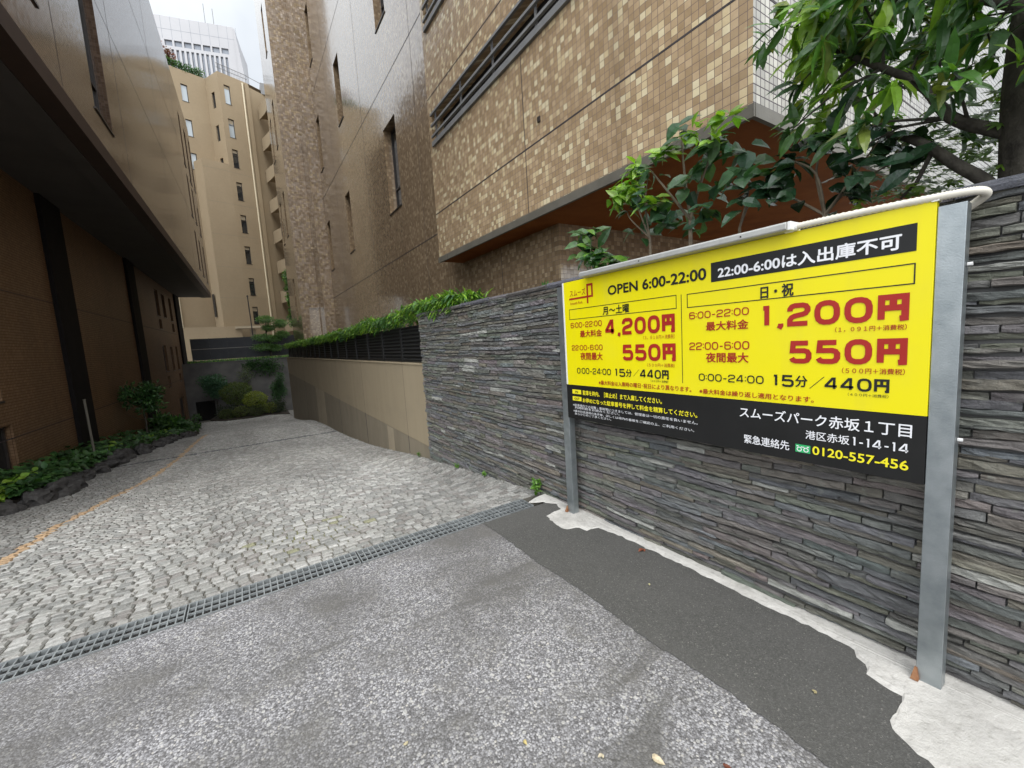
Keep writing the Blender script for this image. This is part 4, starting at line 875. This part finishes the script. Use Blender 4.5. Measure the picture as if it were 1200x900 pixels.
b = MB(); F1.wall(b, 0, L1, z0_, ZT, h1, .15); F2.wall(b, 0, L2, z0_, ZT, h2, .15); F3.wall(b, 0, L3, z0_, ZT, h3, .15); F4.wall(b, 0, L4, z0_, ZT-.3, [], .1)
b.face([(x, y, ZT) for x, y in (A_, B_, C_, D_, E_)]+[(7, 62, ZT), (-6, 62, ZT)]); b.build('main_walls', M['beige'], AP)
pale = NT('sky_lit_pane'); M['pane_blind'] = pale.fin((.42, .47, .50), .12, None, 0, .8)  # reflected sky put into the pale base colour of the pane
for i, h in enumerate(h1): F1.window(AP, h, .13, .035, True, None, M['pane_blind'])
for h in h2: F2.window(AP, h, .13, .03, False)
for i, h in enumerate(h3):
    w = F3.window(AP, h, .13, .035, True, h[3]-.5 if i else None, M['pane_blind'] if i < 2 else None)
    b = MB(); F3.slab(b, h[0]+.06, h[1]-.06, h[3]-.30-.12*(i % 3 == 1), h[3]-.05, -.132, -.126); b.build('blind', M['beige_patch'], w)  # pale strip painting the bright reflection near the top of the pane
# lower block continuing the main face to the left
Fb = Face((-1.05, 47.33), (C_[0]+1.05, C_[1]-47.33)); LbL = dist((-1.05, 47.33), C_)-.002
b = MB(); Fb.wall(b, 0, LbL, z0_, 19.2); b.face([(-1.7, 48.6, z0_), (-1.05, 47.33, z0_), (-1.05, 47.33, 19.2), (-1.7, 48.6, 19.2)]); b.face([(-1.7, 48.6, z0_), (-1.7, 48.6, 19.2), (-1.7, 49.6, 19.2), (-1.7, 49.6, z0_)])
b.face([(-1.05, 47.33, 19.2), (1.0, 47.97, 19.2), (0, 49.75, 19.2), (-1.7, 49.6, 19.2), (-1.7, 48.6, 19.2)]); b.build('lower_block', M['beige'], AP)
b = MB(); F5 = Face((-5, 46.6), (1, 0)); F5.slab(b, 0, 5.3, 1, 4.2, -.9, 0); b.build('annex', M['beige'], AP)
b = MB(); Face((-1.75, 48.4), (.6, -1)).slab(b, .12, .42, 5.2, 7.3, -.02, .004); b.build('narrow_window', M['glass'], AP)
b = MB(); b.box(-.2, 2.7, 46.2, 47.2, 3.95, 4.15); b.box(.9, 1.4, 47.1, 47.25, 1.2, 3.9); b.build('entrance_canopy', M['beige_patch'], AP)
jt = MB()
for z in (18.55, 15.6, 12.7, 9.75, 6.9): F3.slab(jt, .01, L3, z-.012, z+.012, -.005, .003); Fb.slab(jt, .01, LbL-.01, z-.012, z+.012, -.005, .003)
jt.build('render_joint', M['beige_low'], AP)
P = F3.p(L3*.79, 0, .07); b = MB(); b.tube([(P[0], P[1], 1.2), (P[0], P[1], 27.1)], .07, 8); b.build('drainpipe', M['pipe'], AP)
P = F1.p(1.9, 0, .07); b = MB(); b.tube([(P[0], P[1], 1.2), (P[0], P[1], 9)], .06, 8); b.build('drainpipe', M['pipe'], AP)
b = MB(); F3.slab(b, L3*.86, L3*.995, 1, ZT-.2, 0.002, .14); b.build('pilaster', M['beige'], AP)
# angular balconies on the returning side
b = MB(); b.box(5.3, 11, 42.6, 52, 1, ZT-.6); b.build('rear_wing', M['beige'], AP)
for i in range(8):
    z = 3.7+2.95*i; b = MB()
    b.prism([(4.15, 49.1), (4.55, 47.6), (5.25, 43.5), (5.29, 43.5), (5.29, 48.9)], z, z+.18)
    o = b.build('balcony', M['beige'], AP)
    b = MB()
    for (p, q, za, zb_) in (((4.15, 49.1), (4.55, 47.6), z-.12, z+1.05), ((4.55, 47.6), (5.25, 43.5), z-.1, z+1.0)):
        d = Vector((q[0]-p[0], q[1]-p[1])).normalized(); n_ = Vector((d.y, -d.x))*-.12
        b.hexa([(p[0], p[1], za), (q[0], q[1], za+.0), (q[0]-n_.x, q[1]-n_.y, za), (p[0]-n_.x, p[1]-n_.y, za), (p[0], p[1], zb_), (q[0], q[1], zb_), (q[0]-n_.x, q[1]-n_.y, zb_), (p[0]-n_.x, p[1]-n_.y, zb_)])
    b.build('parapet', M['beige'], o)
rl = MB()
for i in range(24):
    P = F3.p(.1+i*.13 if i < 19 else 2.45, ZT, -.1); rl.tube([P, (P[0], P[1], ZT+.75)], .015, 5)
P, Q = F3.p(0, ZT, -.1), F3.p(L3, ZT, -.1)
for z in (.4, .75): rl.tube([(P[0], P[1], ZT+z), (Q[0], Q[1], ZT+z)], .025, 5)
P, Q = F4.p(0, ZT, -.1), F4.p(L4, ZT, -.1)
rl.tube([(P[0], P[1], ZT+.7), (Q[0], Q[1], ZT+.7)], .025, 5); rl.tube([(Q[0], Q[1], ZT-.2), (Q[0], Q[1], ZT+.7)], .03, 5)
rl.build('roof_railing', M['railmetal'], AP)
b = MB(); b.box(4.5, 5.6, 49.6, 51, ZT-.29, ZT+.75); b.build('roof_housing', M['railmetal'], AP)
b = MB()
for i in range(14): P = F1.p(2.6+i*.27, 0, -.25); blob(b, (P[0], P[1], ZT+.35+.12*math.sin(i*2.1)), (.35, .3, .42), 130, .16, .08, GREEN_M+GREEN_D, .4)
tag(b.build('roof_hedge', M['leaf_dull']), 'green hedge trailing along the roof edge of the beige tower', 'hedge')
b = MB()
for i in range(3): P = F1.p(3.4+i*.42, 0, -1.1); blob(b, (P[0], P[1], ZT+1.35+.35*(i == 0)), (.42, .4, .85), 330, .16, .08, [(.16, .05, .035), (.11, .055, .03), (.20, .08, .05)], .3)
b.tube([F1.p(3.8, ZT, -1.1), F1.p(3.8, ZT+1.4, -1.1)], .04, 6, (.08, .05, .03)); tag(b.build('roof_shrub', M['leaf_dull']), 'reddish-brown shrub on the roof of the beige tower', 'shrub')
t = thing('climbing_plant', 'bushy green plant spilling from a low balcony of the beige tower', 'balcony plant', (4.7, 45.5, 4.5))
b = MB()
for z in (4.6, 5.6, 6.6, 7.7, 8.7): blob(b, (4.72+rnd.uniform(-.1, .1), 46.0, z), (.5, 1.1, .75), 420, .2, .1, GREEN_M+GREEN_D+GREEN_L[2:], .4)
b.build('foliage', M['leaf_dull'], t)
b = MB(); b.tube([(4.9, 46, 3.9), (4.8, 46, 9)], .04, 6); b.build('stem', M['bark'], t)

# ================================================================== white office tower far behind
WT = thing('office_tower', 'white office tower with narrow window strips far behind the beige tower', 'office tower', (0, 255, 0))
Pa, Pb = (-16.6, 253.9), (13.8, 247.3); FT = Face(Pa, (Pb[0]-Pa[0], Pb[1]-Pa[1])); LT = dist(Pa, Pb)
uu = lambda x: (x-Pa[0])/(Pb[0]-Pa[0])*LT
wu = [(uu(-13.4)+i*3.68, uu(-13.4)+i*3.68+2.9, 143.6, 146.1) for i in range(7)]
wl = [(uu(-13.2)+i*1.92, uu(-13.2)+i*1.92+1.05, 90, 142.2) for i in range(13)]
b = MB(); FT.wall(b, 0, LT, 0, 156, wu+wl, .8); q = FT.p(LT, 0); 
b.face([FT.p(0, 156), FT.p(LT, 156), (20, 275, 156), (-12, 282, 156)]); b.face([FT.p(LT, 0), (20, 275, 0), (20, 275, 156), FT.p(LT, 156)]); b.face([FT.p(0, 0), FT.p(0, 156), (-12, 282, 156), (-12, 282, 0)])
b.build('cladding', M['white_clad'], WT)
for h in wu: FT.window(WT, h, .7, .12, False, None, M['white_glass'])
for h in wl: FT.window(WT, h, .7, .08, False, None, M['white_glass'])
fl = MB(); q = FT.p(LT, 0, .3); fl.hexa([(q[0], q[1], 60), (q[0]+9.5, q[1]-1, 60), (q[0]+12, q[1]+18, 60), (q[0]+3, q[1]+16, 60), (q[0]+.02, q[1], 155.5), (q[0]+.6, q[1], 155.5), (q[0]+4, q[1]+18, 155.5), (q[0]+3, q[1]+16, 155.5)]); fl.build('splayed_buttress', M['white_clad'], WT)
sj = MB()
for i in range(9): u = uu(-13.9)+i*3.68; FT.slab(sj, u-.05, u+.05, 146.4, 156, -.1, .03)
FT.slab(sj, 0, LT, 150.5, 150.6, -.1, .03); sj.build('panel_joint', M['white_glass'], WT)
at = thing('antenna_mast', 'roof antennas on the white office tower', 'antenna', (5.5, 255, 156))
b = MB()
for i in range(4): b.tube([(3+i*1.7, 254, 155.9), (3+i*1.7, 254, 158.6)], .22, 6)
b.tube([(2.6, 254, 158), (8.6, 254, 158)], .22, 6); b.tube([(2.6, 254, 157), (8.6, 254, 157)], .18, 6); b.build('frame', M['railmetal'], at)
for x, h in ((3.2, 167), (6.6, 166)): b = MB(); b.tube([(x, 254, 158.3), (x, 254, h)], .12, 6); b.build('aerial', M['railmetal'], at)

# ================================================================== hedge on the boundary wall
b = MB()
for _ in range(13000):
    y = 4.9+25*rnd.random()**1.25; x = rnd.uniform(2.34, 2.85); w = noise.noise(Vector((y*.9, 0, 2)))
    zt = 1.97+.09*w+(.14 if y < 7.6 else .06 if y < 11 else 0)
    z = zt-rnd.random()**2*.20; side = rnd.random() < .3
    d = Vector((rnd.uniform(-1, .5), rnd.uniform(-1, 1), rnd.uniform(-.5, .9)))
    if side: x = rnd.uniform(2.30, 2.40); d = Vector((-1, rnd.uniform(-.8, .8), rnd.uniform(-.9, .2)))
    bright = noise.noise(Vector((y*.55, 3, 1))) > -.25
    leaf(b, (x, y, z), d, (0, 0, 1), rnd.uniform(.09, .18), rnd.uniform(.022, .042), vary(rnd.choice(GREEN_L+GREEN_M if bright else GREEN_M+[(.05, .12, .05)])), .6, .1)
HG = thing('hedge', 'soft bright green trimmed hedge spilling over the black fence on the beige wall', 'hedge', (2.6, 15, 1.2))
b.build('foliage', M['leaf'], HG)
b = MB()
for y in np.arange(5.3, 29, .6): b.tube([(2.6, y, 1.08), (2.58, y+.1, 1.8)], .014, 5)
b.build('stem', M['twig'], HG)

# ================================================================== shrubs behind the slate wall
def stems(b, base, tips, r0=.013):
    base = Vector(base); ends = []
    for tip in tips:
        tip = Vector(tip); mid = base.lerp(tip, .5)+Vector((rnd.uniform(-.06, .06), rnd.uniform(-.06, .06), rnd.uniform(0, .06)))
        b.tube(cr_([base, mid, tip], 4), [r0*(1-.07*i) for i in range(9)], 6); ends.append((mid, tip))
    return ends
def leafy(b, pts, n, L, Wd, cols, shape=1, droop=.4, spread=.1):
    for p in pts:
        for _ in range(n):
            q = Vector(p)+rv()*spread*rnd.random(); d = rv(); d.z = d.z*.5-.05
            leaf(b, q, d, Vector((-.5, -.4, .8))+rv()*.5, L*rnd.uniform(.65, 1.2), Wd*rnd.uniform(.7, 1.15), vary(rnd.choice(cols)), droop, .22, shape=shape)
SH1 = thing('shrub', 'tall open shrub with pale stems and fresh lime shoots behind the middle of the sign', 'shrub', (2.95, 1.95, 1.55))
sb, fb = MB(), MB()
tips = [(2.9, 2.0, 2.9), (2.85, 2.25, 2.75), (3.0, 2.5, 2.8), (2.9, 1.75, 2.72), (2.95, 1.55, 2.62), (3.0, 2.62, 2.55), (2.8, 1.9, 2.5), (3.0, 1.45, 2.45)]
for base_, fork, tt, r_ in (((2.95, 1.98, 1.5), (2.95, 1.97, 2.3), tips[:2]+[tips[3], tips[6]], .017), ((2.9, 2.3, 1.5), (2.92, 2.32, 2.25), [tips[2], tips[5], tips[1]], .012), ((2.95, 1.60, 1.5), (2.95, 1.6, 2.15), [tips[4], tips[7]], .011)):
    sb.tube([base_, fork], [r_, r_*.85], 7); stems(sb, fork, tt, r_*.7)
inner = [t for t in tips for _ in range(2)]+[(2.9+rnd.uniform(-.15, .2), rnd.uniform(1.45, 2.55), rnd.uniform(2.28, 2.72)) for _ in range(20)]
leafy(fb, inner, 5, .15, .10, [(.035, .085, .03), (.05, .11, .045), (.04, .095, .05), (.06, .12, .06)], 1, .5, .10)
leafy(fb, [(2.85, 2.42, 2.80), (2.82, 2.45, 2.70), (2.85, 2.1, 2.82), (2.8, 1.85, 2.84), (2.85, 1.62, 2.86), (2.8, 2.52, 2.62), (2.82, 2.2, 2.5), (2.8, 2.6, 2.66), (2.8, 2.35, 2.62), (2.8, 1.7, 2.72)], 14, .14, .06, GREEN_L, 0, .3, .07)
sb.build('stem', M['twig'], SH1); fb.build('foliage', M['leaf'], SH1)
SH2 = thing('shrub', 'dark glossy evergreen shrub below the tree at the right end of the light bar', 'shrub', (2.95, 1.1, 1.55))
sb, fb = MB(), MB()
tips = [(2.9, 1.25, 2.45), (2.85, 1.05, 2.5), (2.9, .85, 2.4), (2.9, 1.4, 2.35), (3.1, .75, 2.35)]
sb.tube([(2.95, 1.1, 1.5), (2.95, 1.1, 2.1)], .014, 7); stems(sb, (2.95, 1.1, 2.1), tips, .009)
leafy(fb, tips*2+[(2.9+rnd.uniform(-.15, .3), rnd.uniform(.7, 1.5), rnd.uniform(2.05, 2.5)) for _ in range(13)], 5, .15, .095, [(.018, .045, .022), (.025, .06, .028), (.03, .07, .035)], 1, .5, .1)
sb.build('stem', M['twig'], SH2); fb.build('foliage', M['leaf_gloss'], SH2)
SH3 = thing('shrub', 'low glossy laurel peeping over the wall at the left end of the sign', 'shrub', (2.95, 3.0, 1.55))
sb, fb = MB(), MB(); stems(sb, (2.95, 2.95, 1.5), [(2.9, 2.98, 2.4), (2.85, 2.75, 2.15), (2.9, 3.1, 2.25)], .01)
leafy(fb, [(2.9, 3.0, 2.45), (2.9, 2.98, 2.3), (2.85, 2.92, 2.2), (2.9, 3.1, 2.3), (2.85, 2.8, 2.12), (2.85, 2.65, 2.12)], 12, .19, .085, [(.03, .085, .02), (.05, .12, .025), (.025, .07, .02), (.11, .22, .03)], 0, .35, .08)
sb.build('stem', M['stem_green'], SH3); fb.build('foliage', M['leaf_gloss'], SH3)
SH4 = thing('seedling', 'tiny two-leaved seedling poking over the slate wall left of the sign', 'plant', (2.75, 3.55, 1.6))
sb, fb = MB(), MB(); stems(sb, (2.75, 3.5, 1.55), [(2.72, 3.5, 1.98), (2.72, 3.42, 1.98)], .006)
for d in ((-.2, .6, 1), (0, -.8, .8), (.2, .2, 1), (-.4, -.2, .7)): leaf(fb, (2.72, 3.46, 1.95), d, (-1, 0, .4), .14, .05, (.05, .13, .03), .2, .2)
sb.build('stem', M['stem_green'], SH4); fb.build('foliage', M['leaf'], SH4)

# ================================================================== tree at the right
TR = thing('broadleaf_tree', 'big tree with long drooping leaves overhanging the right end of the slate wall', 'tree', (3.05, .3, 1.5))
b = MB(); b.tube(cr_([(3.05, .27, 1.3), (3.03, .29, 2.0), (3.05, .31, 2.6), (3.1, .25, 3.4), (3.2, .1, 4.6)], 5), [.17-.003*i for i in range(21)], 14); b.build('trunk', M['bark'], TR, smooth=True)
limbs = [[(3.05, .32, 2.22), (3.0, .45, 2.30), (2.98, .6, 2.42), (2.98, .72, 2.63), (2.95, .95, 2.86), (2.9, 1.08, 2.98)],
         [(3.05, .3, 2.7), (2.9, .55, 2.9), (2.8, .85, 3.12), (2.75, 1.0, 3.15)], [(3.1, .25, 3.2), (2.8, .4, 3.4), (2.5, .7, 3.35)],
         [(3.1, .3, 2.9), (3.3, .7, 3.2), (3.4, 1.1, 3.3)], [(3.05, .25, 2.5), (2.75, .2, 2.62), (2.5, .3, 2.7)], [(3.1, .2, 3.0), (2.8, -.2, 3.3), (2.6, -.5, 3.3)]]
tipsT = []
for i, P in enumerate(limbs):
    b = MB(); c = cr_(P, 5); n_ = len(c); b.tube(c, [.036*(1-.75*j/n_) if i == 0 else .03*(1-.75*j/n_) for j in range(n_)], 8)
    for j in range(n_//3, n_, 2):
        for _ in range(2):
            q = c[j]+Vector((rnd.uniform(-.32, .25), rnd.uniform(-.15, .4), rnd.uniform(-.22, .22))); b.tube([c[j], c[j].lerp(q, .5)+Vector((0, 0, .04)), q], [.009, .006, .003], 5); tipsT.append(q)
    tipsT.append(c[-1]); b.build('limb', M['bark'], TR, smooth=True)
def in_crown(p):
    y, z, x = p.y*3/p.x, 1.5+(p.z-1.5)*3/p.x, p.x      # seen against the plane three metres off
    lo = 2.47 if y < .75 else 2.47+.3*(y-.75) if y < 1.1 else 2.62
    return 1.55 <= x <= 4.2 and y < 1.27+.06*math.sin(z*9) and z > lo and p.z < 4.4
b = MB(); cnt = 0
LC = [(.055, .14, .03), (.075, .18, .034), (.045, .115, .028), (.105, .23, .04), (.06, .14, .04), (.05, .11, .04), (.16, .2, .04)]
def whorl(p, n, L, cols):
    ax = Vector((-.35, .35, -.25))+rv()*.7
    for _ in range(n):
        d = (ax.normalized()*.6+rv()*.85+Vector((0, 0, -.16))).normalized()
        leaf(b, Vector(p)+rv()*.025, d, Vector((-.4, -.5, .8))+rv()*.4, L*rnd.uniform(.55, 1.25), L*.30*rnd.uniform(.75, 1.2), vary(rnd.choice(cols)), .45, .22)
for q in tipsT:
    if q.x > 1.5: whorl(q, 7, .16, LC)
while cnt < 500:
    p = Vector((rnd.uniform(2.35, 4.0), rnd.uniform(-.9, 2.0), rnd.uniform(2.3, 4.2)))
    if not in_crown(p): continue
    if noise.noise(p*2.4) < -.12: continue
    whorl(p, rnd.randint(6, 9), .16, LC if rnd.random() < .80-.25*(p.y > .9) else GREEN_L); cnt += 1
for q in [(2.75, 1.12, 3.05), (2.7, 1.06, 3.1), (2.6, .98, 2.95), (2.6, .85, 3.05), (2.65, 1.0, 2.85), (2.75, 1.16, 2.92), (2.4, .5, 2.75), (2.4, .3, 2.7), (2.55, .75, 2.75), (2.6, 1.06, 3.1), (2.6, 1.1, 3.02), (2.6, 1.02, 2.98), (2.6, 1.04, 2.86), (2.6, .98, 2.75), (2.6, .95, 2.62), (2.6, 1.0, 3.08)]: whorl(q, 9, .15, GREEN_L)
b.build('crown', M['leaf'], TR)
MT = thing('maple', 'fine-leaved light green maple between the tree limbs at the right', 'maple', (3.3, .55, 1.5))
b = MB(); b.tube(cr_([(2.95, .33, 1.5), (2.95, .42, 1.98), (2.96, .58, 2.20), (2.98, .74, 2.38), (3.0, .90, 2.48), (3.05, 1.0, 2.6)], 5), [.034-.0009*i for i in range(26)], 9); b.tube([(2.97, .66, 2.28), (3.0, .72, 2.16), (3.0, .78, 2.1)], [.012, .009, .006], 6)
b.build('trunk', M['bark'], MT, smooth=True)
b = MB()
for _ in range(420):
    p = Vector((rnd.uniform(2.95, 3.6), rnd.uniform(.42, .95), rnd.uniform(2.05, 2.5))); nrm = Vector((-.4, -.3, 1))+rv()*.4; d0 = rv(); c = vary(rnd.choice([(.17, .26, .03), (.12, .21, .03), (.09, .17, .03)]))
    s_ = d0.cross(nrm).normalized(); d0 = nrm.cross(s_).normalized()
    for a in (-1.3, -.65, 0, .65, 1.3): leaf(b, p, d0*math.cos(a)+s_*math.sin(a), nrm, (.06*(1-.2*abs(a))), .017, c, .2, .1)
b.build('crown', M['leaf'], MT)

# ================================================================== weeds and litter
for x, y, s_, lb in ((2.235, 3.16, 1.0, 'bright little weed at the foot of the slate wall by the end of the grating'), (2.25, 4.25, .45, 'small weed at the foot of the slate wall, nearer the weed by the grating'), (2.25, 5.0, .4, 'tiny weed at the foot of the slate wall, nearer the beige wall'), (2.29, 6.6, .4, 'tiny weed at the foot of the beige wall near its joint with the slate')):
    t = thing('weed', lb, 'weed', (x, y, g(y)), 'weeds at the foot of the walls'); sb, fb = MB(), MB()
    for _ in range(4): q = (x+rnd.uniform(-.05, .02)*s_, y+rnd.uniform(-.04, .04)*s_, g(y)+rnd.uniform(.08, .17)*s_); sb.tube([(x, y, g(y)-.01), q], [.003, .0015], 5); leafy(fb, [q, Vector(q).lerp(Vector((x, y, g(y))), .4)], 6, .045*s_+.01, .022*s_+.006, [(.12, .25, .03), (.09, .2, .03)], 0, .3, .02)
    sb.build('stem', M['stem_green'], t); fb.build('foliage', M['leaf'], t)
lit = [(1.05, .88, 'pale torn leaf lying alone on the coarse asphalt near the bottom of the photo', (.62, .52, .38), .045), (.92, .99, 'tiny cream leaf scrap beside the pale torn leaf', (.6, .52, .40), .022), (2.155, 1.83, 'reddish-brown dead leaf on the white mortar below the sign', (.28, .09, .05), .05), (.72, 1.2, 'small yellowish leaf scrap on the coarse asphalt', (.5, .4, .18), .02), (1.22, .72, 'dark red leaf scrap on the coarse asphalt', (.16, .05, .03), .025), (1.78, .66, 'tan leaf scrap on the fine dark asphalt strip', (.45, .38, .22), .02), (.35, 1.45, 'cream petal on the coarse asphalt left of the other scraps', (.6, .52, .36), .02), (1.86, 1.55, 'tan petal on the dark asphalt strip beside the mortar', (.5, .45, .28), .018)]
for x, y, lb, c, L in lit:
    b = MB(); a = rnd.uniform(0, 6.28); leaf(b, (x, y, .012 if x > 1.5 else .006), (math.cos(a), math.sin(a), .12), (0, 0, 1), L, L*.6, c, .35, .25, shape=1); leaf(b, (x, y, .012 if x > 1.5 else .006), (math.cos(a+1), math.sin(a+1), .05), (0, 0, 1), L*.6, L*.4, c, .3, .2)
    tag(b.build('fallen_leaf', M['leaf_dull'], loc=(x, y, .006)), lb, 'fallen leaf', 'leaf scraps on the asphalt')
